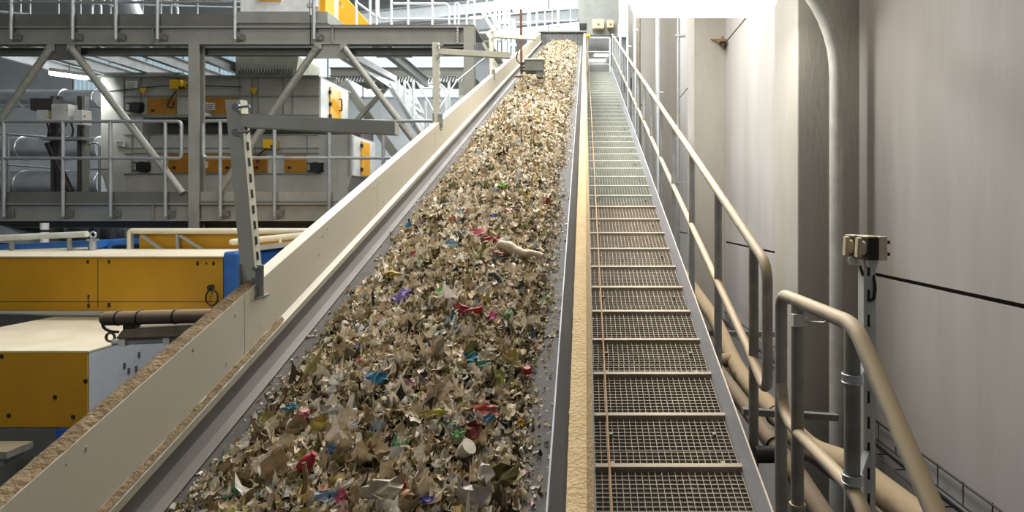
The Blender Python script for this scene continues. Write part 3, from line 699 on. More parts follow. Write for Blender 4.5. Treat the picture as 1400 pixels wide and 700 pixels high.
# ================================================================== rusty pole with level sensor
yr = 9.4; xr = XX(713, yr)
rp = thing('sensor_pole', (xr, yr, I(0, yr, 1.5).z), 'rust brown pole holding a grey level sensor box above the belt', 'sensor')
m = MB(); m.tube([(xr, yr, ZZ(101, yr)), (xr - .01, yr, ZZ(13, yr))], .021, 10); part(m, 'pole', 'rust', rp)
m = MB(); m.box(XX(718.5, yr), XX(743, yr), yr - .12, yr + .12, ZZ(99, yr), ZZ(84, yr)); bx = part(m, 'sensor_box', 'sensor', rp, bevel=.006)
m = MB(); m.box(XX(734, yr), XX(742.5, yr), yr - .1, yr + .05, ZZ(107, yr), ZZ(98, yr)); part(m, 'beam_shield', 'sensor', bx)
m = MB(); m.box(XX(717, yr), XX(745, yr), yr - .14, yr + .14, ZZ(84.3, yr), ZZ(82.5, yr)); part(m, 'lid', 'lamp_white', bx)
m = MB()
for zz in (87, 92.5, 96.5): m.obox(P(715, zz, yr), (.085, .06, .02))
part(m, 'clamp', 'black', rp)
m = MB(); m.tube(rounded([P(714, 60, yr), P(707, 72, yr), P(706, 82, yr), P(712, 88, yr)], .1), .01, 6); part(m, 'cable', 'black', rp)
part(MB().tube([(xr - .12, yr + .02, I(-1.36, yr, 1.32).z), (xr + .02, yr, I(-1.36, yr, 1.32).z)], .015, 8), 'mounting_arm', 'rust', rp)

# ================================================================== pipes and trays below the guard rail
m = MB(); xq = 1.28
m.tube(rounded([(xq, 9.5, -.55), (xq, 5.7, -1.08), (xq, 5.05, -1.30), (xq, 4.6, -1.36), (xq, 3.3, -1.36), (xq + .02, 2.9, -1.25), (xq + .05, 2.2, -1.22), (xq + .05, .6, -1.3)], .2), .068, 16)
cp = thing('drain_pipe', (xq, 5, -1.36), 'thick tan dusty pipe running low behind the landing rail', 'pipe')
part(m, 'pipe_run', 'tan_pipe', cp)
m = MB(); m.tube(rounded([(xq - .03, 5.05, -1.28), (xq - .25, 5.0, -1.30), (xq - .36, 4.9, -1.42), (xq - .36, 4.9, -2.2)], .12), .06, 14); part(m, 'branch', 'tan_pipe', cp)
for yy, zz in ((5.5, -1.16), (4.75, -1.35), (3.9, -1.36), (3.36, -1.36)):
    m = MB(); m.torus((xq, yy, zz), .070, .007, (0, 1, .1)); part(m, 'coupling_ring', 'brown_pipe', cp)
m = MB(); m.tube([(.93, 6.0, -1.04), (.93, 3.2, -1.14), (.93, 2.55, -1.16), (.94, 1.5, -1.3)], .045, 12)
bp_ = thing('conduit_pipe', (.93, 3, -1.2), 'dark brown pipe slanting under the walkway kick plate', 'pipe'); part(m, 'pipe_run', 'brown_pipe', bp_)
m = MB(); m.tube([(.93, 2.72, -1.13), (.79, 2.72, -1.13)], .038, 12); part(m, 'stub', 'black', bp_)
m = MB(); m.torus((.93, 2.85, -1.148), .048, .005, (0, 1, 0)); m.tube([(.93, 2.85, -1.10), (.95, 2.84, -1.075)], .006, 6); part(m, 'clamp', 'black', bp_)
m = MB(); m.beam((.78, 2.9, -.99), (1.25, 2.9, -1.02), .035, .03)
o = m.build('pipe_support', M['frame_grey']); tag(o, 'short grey cross bar behind the foot of the long guard rail', 'support')
m = MB(); m.beam((.8, 6.1, -1.26), (1.99, 6.1, -1.28), .06, .05)
o = m.build('pipe_support', M['frame_grey']); tag(o, 'longer grey cross bar reaching to the wall beyond the tan pipe', 'support')
# wire basket tray on the wall
for y0, y1, lb in ((.8, 4.24, 'dark wire cable tray on the wall right of the slotted strut'), (4.84, 8.28, 'dark wire cable tray on the wall between the two nearest pillars')):
    tr = thing('cable_tray', (1.93, y0, -1.48), lb, 'cable tray')
    m = MB()
    for x_, z_ in ((1.97, -1.42), (1.97, -1.54), (1.84, -1.54)): m.tube([(x_, y0, z_), (x_, y1, z_)], .006, 6)
    yy = y0 + .05
    while yy < y1:
        m.tube([(1.97, yy, -1.41), (1.97, yy, -1.54), (1.84, yy, -1.54)], .004, 5); yy += .22
    for yy in (y0 + .4, y1 - .3): m.box(1.84, 1.985, yy, yy + .03, -1.57, -1.545)
    part(m, 'wire_basket', 'black', tr)
    m = MB(); m.tube([(1.9, y0, -1.51), (1.91, (y0 + y1) / 2, -1.51), (1.9, y1, -1.51)], .022, 8); part(m, 'cable', 'black', tr)
m = MB(); m.tube(rounded([(1.47, 8, -1.62), (1.47, 4.0, -1.60), (1.62, 3.2, -1.62), (1.66, 2.2, -1.68), (1.6, 1.0, -1.75)], .3), .05, 12)
o = m.build('conduit_pipe', M['brown_pipe']); tag(o, 'brown curved pipe under the cable tray on the concrete wall', 'pipe')
m = MB(); m.beam((1.18, 2.6, -1.40), (1.30, 1.2, -1.52), .16, .02); o = m.build('dusty_plank', M['tan_pipe']); tag(o, 'tan dusty sheet strip low behind the slotted strut', 'plank')

m = MB(); m.prism([P(972, 53, 8.3), P(993, 53, 8.3), P(992, 66, 8.3), P(984, 60, 8.3)], (0, .03, 0)); m.obox(P(988, 57, 8.22), (.10, .14, .02)); m.obox(P(988, 57, 8.26), (.03, .06, .14))
o = m.build('wall_bracket', M['tan_pipe']); tag(o, 'small brown stained bracket on the second pillar beside the panel joint', 'bracket')
# vertical conduits and rail posts farther up along the wall
for i, (px, Y, r, ms, lb) in enumerate(((927, 8.0, .018, 'galv_clean', 'thin grey conduit standing against the second pillar'),
        (900, 11.8, .03, 'white_steel', 'pale conduit at the edge of the third pillar'),
        (868, 14.2, .035, 'white_steel', 'whitish standpipe beyond the third pillar'),
        (858, 15.6, .03, 'white_steel', 'slim white pipe left of the whitish standpipe'),
        (848, 17.0, .04, 'white_steel', 'white standpipe by the top landing'),
        (874, 13.2, .03, 'tan_pipe', 'tan standpipe near the wall between the pillars'))):
    m = MB(); x = XX(px, Y); m.tube([(x, Y, ZF), (x, Y, 9.2)], r, 10)
    for k in range(5): m.obox((x + .03, Y, ZF + 3 + k * 2), (.14, .05, .03))
    o = m.build('standpipe', M[ms]); tag(o, lb, 'pipe')

# ================================================================== steel platforms on the left
YP = 7.8
def rail_post(par, px, top, bot, Y, r, ms, foot=True, fz=None):
    m = MB(); x = XX(px, Y); m.tube([(x, Y, ZZ(bot, Y)), (x, Y, ZZ(top, Y))], r, 10); po = part(m, 'post', ms, par)
    if foot:
        f_ = MB(); f_.obox((x + .06, Y + .03, ZZ(bot - 5, Y)), (.07, .02, .09))
        for a in (-.02, .02): f_.disc((x + .065 + a, Y + .015, ZZ(bot - 5, Y) + a), .009, .02, (0, 1, 0), 8)
        part(f_, 'foot_bracket', 'frame_grey', po)
def platform(name, zt_, xa, xb, depth, ddeck, label):
    p = thing(name, (XX(258, YP), YP, ZF), label, 'platform')
    bh = .235; zb = zt_ - bh
    m = MB(); m.ibeam((xa, YP + .06, zt_ - bh / 2), (xb, YP + .06, zt_ - bh / 2), .12, bh, t=.016)
    x = xa + .8
    while x < xb: m.box(x - .006, x + .006, YP, YP + .12, zb, zt_); x += 2.4
    part(m, 'edge_beam', 'frame_light', p)
    m = MB(); m.box(xa, xb, YP + .02, YP + ddeck, zt_ + .0, zt_ + .03); part(m, 'deck', 'frame_grey', p)
    m = MB(); m.ibeam((xa, YP + .22, zb - .05), (xb - .06, YP + .22, zb - .05), .08, .10); part(m, 'cross_beam', 'frame_grey', p)
    x = xa + .3
    while x < min(xb - .2, XX(520, YP)):
        if XX(235, YP) < x < XX(385, YP): x += .72; continue
        m = MB(); m.ibeam((x, YP + .14, zt_ - .1), (x, YP + depth, zt_ - .1), .09, .17); part(m, 'joist', 'galv_clean', p); x += .72 if x < XX(430, YP) else 1.3
    m = MB(); m.ibeam((xa, YP + depth, zt_ - bh / 2), (min(xb, XX(330, YP)), YP + depth, zt_ - bh / 2), .12, bh); part(m, 'back_beam', 'frame_light', p)
    return p
up = platform('upper_platform', ZZ(36, YP), XX(-120, YP), XX(648, YP), 3.0, .75, 'upper grey steel beam platform above the sorting machine')
lo = platform('lower_platform', ZZ(278, YP), XX(-120, YP), XX(560, YP), 1.3, 1.2, 'lower grey steel beam platform in front of the sorting machine')
m = MB(); m.box(XX(-120, YP), XX(318, YP), YP + .03, YP + .04, ZZ(34, YP), ZZ(18, YP)); part(m, 'toe_board', 'frame_grey', up)
m = MB(); m.box(XX(-120, YP), XX(257, YP), YP + .03, YP + .04, ZZ(277, YP), ZZ(262, YP)); part(m, 'toe_board', 'frame_grey', lo)
m = MB(); m.box(XX(272, YP), XX(540, YP), YP + .03, YP + .04, ZZ(277, YP), ZZ(262, YP)); part(m, 'toe_board', 'frame_light', lo)
for px, zb_ in ((265, 60), (641, 36)):
    x = XX(px, YP); m = MB(); m.ibeam((x, YP + .06, ZF), (x, YP + .06, ZZ(zb_, YP) ), .14, .13, (0, 1, 0)); part(m, 'column', 'frame_light', up)
m = MB(); x = XX(617, YP)
m.box(XX(625, YP), XX(627, YP), YP - .01, YP + .1, ZZ(60, YP), ZZ(36, YP))
for k in range(6): m.disc((XX(626, YP), YP - .012, ZZ(38 + k * 4, YP)), .014, .02, (0, 1, 0), 8)
part(m, 'splice_plate', 'galv_clean', up)
m = MB(); m.box(XX(57, YP), XX(107, YP), YP + .03, YP + .045, ZZ(81, YP), ZZ(60, YP)); part(m, 'gusset', 'frame_grey', up)
m = MB(); m.box(XX(425, YP), XX(476, YP), YP + .03, YP + .045, ZZ(79, YP), ZZ(58, YP)); part(m, 'gusset', 'frame_light', up)
for a, b in (((68, 67), (-40, 222)), ((98, 67), (250, 264)), ((434, 64), (300, 262)), ((471, 66), (600, 238))):
    m = MB(); A = P(a[0], a[1], YP + .0); B = P(b[0], b[1], YP + .0); m.tube([A, B], .044, 12); d = (B - A).normalized()
    m.obox(A - d * .02, (.09, .02, .09)); 
    for q in (.0, .07): m.disc(A + d * q + Vector((0, -.05, 0)), .014, .02, (0, 1, 0), 8)
    part(m, 'diagonal_brace', 'brace', up)
# railings of the platforms
ur = thing('platform_railing', P(160, 36, YP), 'galvanised tube railing along the upper platform edge', 'railing')
for px in (15, 99, 158, 215, 321, 429): rail_post(ur, px, -60, 54, YP - .03, .022, 'galv_clean')
m = MB(); m.tube([P(-60, 3, YP), P(322, 3, YP)], .018, 10); part(m, 'middle_rail', 'galv_clean', ur)
m = MB(); m.tube([P(-60, -56, YP), P(430, -56, YP)], .021, 10); part(m, 'handrail', 'galv_clean', ur)
lr = thing('platform_railing', P(100, 278, YP), 'galvanised railing on the lower platform left of the column', 'railing')
for px in (5, 86, 151, 226): rail_post(lr, px, 166, 296, YP - .03, .022, 'galv_clean')
m = MB(); m.tube(rounded([P(-60, 166, YP - .03), P(248, 166, YP - .03), P(248, 216.5, YP - .03), P(-60, 216.5, YP - .03)], .06), .021, 12); part(m, 'handrail', 'galv_clean', lr)
lr2 = thing('platform_railing', P(400, 278, YP), 'galvanised railing on the lower platform right of the column', 'railing')
for px in (301, 375, 450, 524): rail_post(lr2, px, 165.5, 296, YP - .03, .022, 'galv_clean')
m = MB(); m.tube(rounded([P(592, 165.5, YP - .03), P(278, 165.5, YP - .03), P(278, 216, YP - .03), P(592, 216, YP - .03)], .06), .021, 12); part(m, 'handrail', 'galv_clean', lr2)
yb_ = 9.3
br = thing('walkway_railing', P(120, 250, yb_), 'thin railing with a rounded end behind the left railing of the lower platform', 'railing')
m = MB(); m.tube(rounded([P(-40, 232, yb_), P(-40, 180, yb_), P(75, 188, yb_)], .08), .018, 8); m.tube(rounded([P(121, 230, yb_), P(121, 196, yb_), P(136, 195, yb_), P(136, 262, yb_)], .08), .018, 8); m.tube([P(-40, 222, yb_), P(75, 230, yb_)], .014, 8); m.tube([P(121, 231, yb_), P(150, 231, yb_)], .014, 8); part(m, 'handrail', 'galv_clean', br)
for px in (11,): rail_post(br, px, 182, 262, yb_, .018, 'frame_grey', False)
yu = 10.2
ub = thing('platform_railing', P(160, 36, yu), 'pale tube railing at the back of the upper platform', 'railing')
for px in (28, 41, 80, 110, 126, 151, 195, 220, 234, 242, 270): rail_post(ub, px, -60, 34, yu, .016, 'galv_clean', False)
m = MB(); m.tube([P(-40, 12, yu), P(60, 22, yu)], .018, 8); m.tube([P(40, 3, yu), P(330, 2, yu)], .014, 8); m.tube([P(100, 4, yu), P(330, 10, yu)], .012, 8); m.tube(rounded([P(126, 34, yu), P(126, 5, yu), P(138, 5, yu), P(138, 34, yu)], .1), .018, 8); m.tube(rounded([P(215, -4, yu), P(232, 1, yu), P(243, 8, yu), P(243, 34, yu)], .1), .018, 8); m.tube(rounded([P(136, -4, yu), P(148, 6, yu), P(176, 18, yu)], .1), .018, 8)
part(m, 'handrail', 'white_steel', ub)
m = MB(); m.tube(rounded([P(160, -30, 9.6), P(173, 4, 9.6), P(183, 30, 9.6)], .3), .17, 20)
for q in (0, .5): m.torus(P(170 + q * 14, -4 + q * 20, 9.6), .175, .012, (.35, 0, -.9))
o = m.build('ventilation_duct', M['silver']); tag(o, 'silver bent duct behind the upper platform railing', 'duct')

# right end railing of the upper platform (white)
y5 = 8.6
wr = thing('platform_railing', P(590, 36, y5), 'white tube railing with rounded ends on the right end of the upper platform', 'railing')
for px in (487, 506, 515, 535, 558, 591): rail_post(wr, px, -40, 36, y5, .02, 'white_steel', False)
m = MB(); m.tube(rounded([P(517, -40, y5), P(517, 26, y5), P(664, 26, y5), P(668, -40, y5)], .08), .018, 10); m.tube(rounded([P(535, 5, y5), P(614, 5, y5), P(614, 34, y5)], .08), .018, 10)
m.tube([P(486, 2, y5), P(516, 24, y5)], .018, 8); m.tube(rounded([P(622, 34, y5), P(622, 5, y5), P(627, 5, y5), P(627, 34, y5)], .05), .018, 8); m.tube(rounded([P(638, 60, y5), P(638, 6, y5), P(646, -8, y5)], .1), .018, 8); m.tube([P(648, -40, y5), P(649, 64, y5)], .02, 8)
part(m, 'handrail', 'white_steel', wr)
# white cabinet with orange door up there
yc = 8.5
cb = thing('switch_cabinet', P(390, 36, yc), 'white cabinet with yellow trim standing on the upper platform', 'cabinet')
m = MB(); m.box(XX(328, yc), XX(428, yc), yc, yc + 1.1, ZZ(18, yc), ZZ(-60, yc)); part(m, 'body', 'machine_white', cb, bevel=.01)
m = MB(); m.box(XX(322, yc), XX(450, yc), yc - .05, yc + 1.0, ZZ(33, yc), ZZ(17, yc)); part(m, 'plinth', 'frame_light', cb, bevel=.006)
m = MB(); m.box(XX(354, yc), XX(385, yc), yc - .03, yc, ZZ(1.5, yc), ZZ(-12, yc)); part(m, 'door_edge', 'sign_yellow', cb)
m = MB(); m.box(XX(437, yc), XX(445, yc), yc, yc + .3, ZZ(16, yc), ZZ(-30, yc)); part(m, 'corner_trim', 'orange_bright', cb)
m = MB(); m.tube([P(425, -20, yc - .2), P(425, 21, yc - .2)], .022, 8); m.obox(P(425, 8, yc - .2), (.09, .06, .05)); m.tube([P(432, -20, yc - .2), P(432, 10, yc - .2)], .03, 8); part(m, 'conduit', 'silver', cb)
m = MB(); m.tube([P(424.5, 20, YP - .05), P(424.5, 60, YP - .02)], .006, 6); part(m, 'cable', 'black', cb)
m = MB(); m.prism([P(450, -20, 9.4), P(458, -20, 9.4), P(508, 36, 9.4), P(486, 36, 9.4)], (0, .1, 0)); m.prism([P(452, -5, 9.38), P(470, 12, 9.38), P(488, 36, 9.38), P(452, 36, 9.38)], (0, .06, 0))
o = m.build('sloping_guard', M['orange_bright']); tag(o, 'bright orange sloping guard right of the white cabinet', 'guard')

# light fittings under the upper platform
def tube_light(c, L_, d, label, mt, r=.07, tilt=0):
    t = thing('tube_light', c, label, 'lamp')
    m = MB(); c = Vector(c); d = Vector(d).normalized(); up_ = Vector((0, 0, 1))
    m.beam(c - d * L_ / 2 + up_ * .04, c + d * L_ / 2 + up_ * .04, r * 1.5, .05); m.tube([c + up_ * .06, c + up_ * .22], .01, 6); part(m, 'housing', 'frame_light', t)
    m = MB(); m.beam(c - d * L_ / 2, c + d * L_ / 2, r * 1.3, .06); part(m, 'diffuser', mt, t, bevel=.015)
tube_light(P(95, 103, 9.0), .46, (1, 1.2, 0), 'white tube light hanging under the upper platform by the left brace', 'lamp_soft', .09)
area('left_tube_light', P(95, 108, 9.0), (.5, .2), 34, (.95, 1, 1), Vector((-.75, .55, -.35)).to_track_quat('-Z', 'Y').to_euler())
tube_light(P(538, 75, 8.9), .55, (1, 0, 0), 'unlit pale light fitting under the right end of the upper platform', 'lamp_white', .1)
tube_light(P(589, 118, 12.5), .44, (1, 0, 0), 'lit tube lamp on a bent pipe behind the white stairs', 'lamp_soft', .1)
area('stairs_tube_light', P(589, 124, 12.1), (.6, .2), 130, (.97, 1, 1), (math.radians(-35), 0, 0))
tube_light(P(281, 157, 9.2), .12, (1, 0, 0), 'small round white lamp right of the column', 'lamp_white', .1)

# ================================================================== sorting machine behind the platforms
ym = 9.5
mc = thing('sorting_machine', P(300, 265, ym), 'long grey sorting machine housing with orange flaps behind the railings', 'machine')
xa, xb = XX(138, ym), XX(436, ym)
m = MB(); m.box(xa, xb, ym, ym + 1.2, ZZ(160, ym), ZZ(106, ym)); m.box(xa, XX(195, ym), ym, ym + 1, ZZ(240, ym), ZZ(160, ym)); part(m, 'upper_housing', 'machine', mc)
m = MB(); m.box(xa - .05, xb + .02, ym - .06, ym + 1.25, ZZ(106, ym), ZZ(104, ym)); m.box(xa - .03, XX(240, ym), ym + .1, ym + .6, ZZ(104, ym), ZZ(97, ym)); part(m, 'roof_plate', 'frame_light', mc)
m = MB(); m.box(XX(195, ym), XX(481, ym), ym, ym + 1.0, ZZ(240, ym), ZZ(184, ym)); part(m, 'lower_housing', 'machine', mc)
m = MB(); m.prism([P(140, 240, ym), P(481, 240, ym), P(470, 275, ym), P(150, 275, ym)], (0, .9, 0)); part(m, 'hopper', 'machine', mc)
m = MB(); m.box(XX(200, ym), XX(480, ym), ym + .4, ym + 1, ZZ(186, ym), ZZ(158, ym)); part(m, 'drive_bay', 'frame_dark', mc)
m = MB()
for px in (170, 193, 241, 328, 345, 353, 387, 400): m.box(XX(px, ym) - .008, XX(px, ym) + .008, ym - .02, ym, ZZ(160, ym), ZZ(106, ym))
for px in (181, 204, 349, 420, 449, 478): m.box(XX(px, ym) - .008, XX(px, ym) + .008, ym - .02, ym, ZZ(240, ym), ZZ(184, ym))
for py in (132, 158, 185, 203, 210, 238): m.box(XX(170, ym), XX(436, ym), ym - .03, ym, ZZ(py, ym), ZZ(py - 1.2, ym))
part(m, 'rib_frame', 'frame_light', mc)
for (x0, x1, y0, y1) in ((203, 242, 134, 158), (276, 326, 134, 158), (232, 262, 211, 236), (272, 300, 211, 236), (305, 328, 212, 236), (345, 366, 212, 236), (390, 420, 212, 236)):
    m = MB(); m.box(XX(x0, ym), XX(x1, ym), ym - .028, ym - .005, ZZ(y1, ym), ZZ(y0, ym)); fl = part(m, 'flap', 'orange', mc, label='orange flap')
    m = MB(); m.tube([P(x0 + 4, y1 - 7, ym - .05), P(x0 + 7, y1 - 7, ym - .05)], .02, 6); part(m, 'latch', 'black', fl)
for (x0, x1, y0, y1) in ((175, 190, 112, 122), (281, 296, 141, 151), (160, 174, 192, 201), (275, 286, 221, 230)):
    m = MB(); m.box(XX(x0, ym), XX(x1, ym), ym - .045, ym - .03, ZZ(y1, ym), ZZ(y0, ym)); sg = part(m, 'notice_plate', 'plastic_grey', mc, label='small white notice plate')
    m = MB()
    for k in range(3): m.box(XX(x0 + 2, ym), XX(x1 - 2 - k, ym), ym - .048, ym - .044, ZZ(y0 + 2.2 + k * 2.6 + .9, ym), ZZ(y0 + 2.2 + k * 2.6, ym))
    part(m, 'text_lines', 'frame_dark', sg)
for px, py in ((195, 124), (347, 124)):
    m = MB(); m.prism([P(px - 5, py - 4, ym - .05), P(px + 5, py - 4, ym - .05), P(px, py + 6, ym - .05)], (0, .02, 0)); part(m, 'warning_triangle', 'sign_yellow', mc, label='yellow warning triangle')
for px, py, wd, hh in ((249, 118, 16, 12), (374, 198, 15, 12)):
    m = MB(); m.box(XX(px - wd / 2, ym), XX(px + wd / 2, ym), ym - .16, ym - .02, ZZ(py + hh / 2, ym), ZZ(py - hh / 2, ym)); bx = part(m, 'emergency_box', 'sign_yellow', mc, bevel=.012, label='yellow emergency stop box')
    m = MB()
    for q in (-2.5, 2.5): m.disc(P(px + q, py + 2, ym - .17), .02, .03, (0, 1, 0), 10)
    part(m, 'push_button', 'black', bx)
m = MB(); m.tube(rounded([P(366, 203, ym - .08), P(356, 208, ym - .1), P(351, 222, ym - .06)], .1), .012, 6); m.tube(rounded([P(240, 125, ym - .08), P(231, 138, ym - .1), P(228, 146, ym - .06), P(236, 148, ym - .05), P(238, 138, ym - .05)], .1), .01, 6); m.tube([P(146, 125, ym - .03), P(175, 122, ym - .04), P(240, 116, ym - .05), P(330, 119, ym - .04)], .008, 6); part(m, 'cable', 'black', mc)
for px, py in ((187, 147), (196, 228), (433, 229)):
    m = MB(); m.disc(P(px, py, ym - .06), .085, .1, (0, 1, 0), 16); m.box(XX(px - 11, ym), XX(px + 11, ym), ym - .06, ym - .02, ZZ(py + 6, ym), ZZ(py + 4.5, ym)); m.box(XX(px - 11, ym), XX(px + 11, ym), ym - .06, ym - .02, ZZ(py - 4.5, ym), ZZ(py - 6, ym)); m.obox(P(px, py, ym - .04), (.2, .05, .12)); part(m, 'drive_motor', 'black', mc)
# white end covers with orange doors
m = MB(); m.box(xb, xb + .03, ym, ym + 1.08, ZZ(161, ym), ZZ(106, ym)); e1 = part(m, 'end_cover', 'machine_white', mc)
m = MB(); m.box(xb + .03, xb + .045, ym + .32, ym + .76, ZZ(160, ym), ZZ(113, ym)); d1 = part(m, 'door', 'orange_bright', e1, label='orange door')
m = MB(); m.tube(rounded([(xb + .045, ym + .68, 1.75), (xb + .09, ym + .68, 1.75), (xb + .09, ym + .68, 1.95), (xb + .045, ym + .68, 1.95)], .02), .012, 6)
for z_ in (1.6, 1.8, 2.0): m.obox((xb + .05, ym + .32, z_), (.03, .05, .06))
m.build('handle', M['black'], mc)
x2 = XX(481, ym)
m = MB(); m.box(x2, x2 + .03, ym, ym + .98, ZZ(240, ym), ZZ(186, ym)); e2 = part(m, 'end_cover', 'machine_white', mc)
m = MB(); m.box(x2 + .03, x2 + .045, ym + .3, ym + .68, ZZ(238, ym), ZZ(190, ym)); part(m, 'door', 'orange_bright', e2, label='orange door')
m = MB()
for z_ in (.7, .9, 1.1): m.obox((x2 + .05, ym + .3, z_), (.03, .05, .06))
m.build('hinge', M['black'], mc)
# louvred hood on top
hd_ = thing('louvred_hood', P(365, 105, ym), 'brown louvred hood on the roof of the grey sorting machine', 'hood')
m = MB(); m.prism([P(322, 105, ym + .1), P(404, 105, ym + .1), P(408, 77, ym + .1), P(322, 77, ym + .1)], (0, .8, 0)); part(m, 'hood_body', 'strut', hd_)
m = MB()
for k in range(20): m.obox(P(327 + k * 3.9, 97, ym + .08), (.02, .03, .09), Matrix.Rotation(.3, 3, 'Y'))
part(m, 'louvre', 'machine', hd_)

# ---- silver ducts, control boxes at far left
for i, (py, r, px1, lb) in enumerate(((203, .21, 142, 'upper silver horizontal duct behind the left railing'), (252, .24, 146, 'lower silver horizontal duct just above the lower platform'), (135, .16, 138, 'thin grey duct under the white tube light'))):
    Y = 10.6; m = MB(); m.tube([P(-80, py, Y), P(px1, py, Y)], r, 24)
    for q in (-20, 35, 90, px1 - 3): m.torus(P(q, py, Y), r + .004, .014, (1, 0, 0), 28)
    o = m.build('ventilation_duct', M['silver']); tag(o, lb, 'duct')
for k in range(5):
    pass
yk = 8.7
ck = thing('control_stand', P(85, 262, yk), 'steel stand with three white control boxes behind the left railing', 'control stand')
for (x0, x1, y0, y1) in ((60, 75, 152, 166), (80, 103, 144, 166), (110, 122, 152, 172)):
    m = MB(); m.box(XX(x0, yk), XX(x1, yk), yk - .12, yk + .05, ZZ(y1, yk), ZZ(y0, yk)); bx = part(m, 'control_box', 'machine_white', ck, bevel=.008)
    m = MB(); xc = (x0 + x1) / 2; m.prism([P(xc - 2, y0 + 8, yk - .125), P(xc + 2, y0 + 8, yk - .125), P(xc, y0 + 4, yk - .125)], (0, .01, 0)); part(m, 'warning_sticker', 'sign_yellow', bx)
m = MB(); m.box(XX(62, yk), XX(120, yk), yk - .1, yk + .1, ZZ(192, yk), ZZ(188, yk)); part(m, 'shelf', 'galv_clean', ck)
for px, w_ in ((66, 4), (74, 2), (103, 5), (109, 4)):
    m = MB(); m.box(XX(px - w_ / 2, yk), XX(px + w_ / 2, yk), yk + .06, yk + .14, ZZ(270, yk), ZZ(130, yk)); part(m, 'leg', 'frame_dark' if px != 109 else 'frame_light', ck)
m = MB()
for px, q in ((64, 1), (70, -1), (78, 2), (92, -2), (97, 1), (114, -1)): m.tube([P(px, 166, yk), P(px + q * 3, 178, yk - .05), P(px + q, 190, yk + .02)], .012, 6)
m.tube(rounded([P(66, 196, yk), P(78, 222, yk), P(96, 262, yk)], .3), .05, 10); part(m, 'cable', 'black', ck)
m = MB(); m.box(XX(50, yk), XX(80, yk), yk - .1, yk + .3, ZZ(152, yk), ZZ(136, yk)); part(m, 'canopy', 'frame_dark', ck)

# dark screens below the lower platform
m = MB(); yd = 10.8; n = 50; vs = []; fs = []
for i in range(n + 1):
    px = -80 + i * 520 / n
    for py in (285, 420): vs.append(P(px, py, yd + .12 * math.sin(i * 1.3) + .08 * math.sin(i * 2.9)))
for i in range(n): fs.append((2 * i, 2 * i + 1, 2 * i + 3, 2 * i + 2))
m.add(vs, fs, True); o = m.build('rubber_curtain', M['tarp']); so = o.modifiers.new('t', 'SOLIDIFY'); so.thickness = .02; tag(o, 'black pleated curtain below the lower platform', 'curtain')

# ================================================================== yellow machines, lower left
yA = 6.0; zA0, zA1 = ZZ(425, yA), ZZ(350, yA); xA = XX(305, yA)
ya = thing('yellow_machine', (XX(150, yA), yA, zA0), 'long yellow machine cover with cream top and dark cable loop', 'machine')
m = MB(); m.box(XX(-140, yA), xA, yA, yA + 1.1, zA0, zA1 - .01); part(m, 'front_cover', 'yellow', ya)
m = MB(); m.box(XX(-140, yA), xA + .02, yA - .02, yA + 1.15, zA1 - .012, zA1); part(m, 'top_sheet', 'cabinet_top', ya)
m = MB()
for px, py, s_ in ((120, 358, .02), (149, 358, .02), (270, 360, .022), (282, 360, .012), (292, 360, .02), (121, 405, .016), (121, 418, .02), (149, 417, .026)): m.obox(P(px, py, yA - .003), (s_, .008, s_ * 1.7))
m.box(XX(134, yA) - .002, XX(134, yA) + .002, yA - .003, yA + .001, ZZ(420, yA), zA1 - .012); m.box(XX(121, yA) - .003, XX(121, yA) + .003, yA - .004, yA, ZZ(421, yA), ZZ(404, yA))
m.box(XX(-140, yA), xA, yA - .004, yA, ZZ(412.5, yA), ZZ(412, yA)); part(m, 'panel_fastener', 'black', ya)
m = MB(); m.disc(P(288, 393, yA - .02), .028, .04, (0, 1, 0), 14); m.tube(rounded([P(287, 394, yA - .05), P(281, 404, yA - .06), P(282, 414, yA - .05), P(291, 419, yA - .04), P(298, 412, yA - .05), P(297, 400, yA - .06), P(290, 394, yA - .05)], .1), .008, 6); part(m, 'cable_loop', 'black', ya)
m = MB(); m.box(xA + .005, xA + .155, yA - .02, yA + .6, ZZ(420, yA), ZZ(344, yA)); part(m, 'end_plate', 'blue', ya, bevel=.03)
m = MB(); m.box(xA + .155, xA + .75, yA + .35, yA + 1.0, ZZ(420, yA + .35), ZZ(340, yA + .35)); part(m, 'chute', 'blue', ya)
m = MB(); m.prism([P(326, 339, yA + .3), P(420, 327, yA + .3), P(420, 334, yA + .3), P(326, 346, yA + .3)], (0, .5, 0)); part(m, 'chute_rim', 'cabinet_top', ya)
# blue chute and cream handrail behind
yB_ = 6.9
bl = thing('blue_hopper', P(60, 345, yB_), 'blue trough with grey pipe handle behind the long yellow cover', 'hopper')
m = MB(); m.prism([P(-60, 338, yB_), P(122, 329, yB_), P(122, 338, yB_), P(100, 356, yB_), P(-60, 362, yB_)], (0, .8, 0)); part(m, 'trough', 'blue', bl)
m = MB(); m.prism([P(-60, 344, yB_ - .02), P(118, 338, yB_ - .02), P(118, 341, yB_ - .02), P(-60, 348, yB_ - .02)], (0, .02, 0)); part(m, 'rim_strip', 'lamp_white', bl)
m = MB(); m.tube([P(-60, 328, yB_ - .12), P(119, 320, yB_ - .12)], .036, 14); part(m, 'handle_pipe', 'plastic_grey', bl)
for px, y0 in ((16, 326), (95, 322)):
    m = MB(); m.tube([P(px, y0, yB_ - .12), P(px, 346, yB_ - .06)], .022, 10); part(m, 'leg', 'frame_light', bl)
eb = thing('eye_bolt', P(127, 341, 6.85), 'shiny steel lifting eye beside the blue trough', 'eye bolt')
m = MB(); m.torus(P(127, 321, 6.85), .034, .012, (0, 1, 0), 20, 8); part(m, 'ring', 'silver', eb)
m = MB(); m.obox(P(127, 328, 6.85), (.1, .06, .025)); m.tube([P(127, 327, 6.85), P(127, 346, 6.85)], .035, 12); part(m, 'stem', 'silver', eb)
y2_ = 7.15
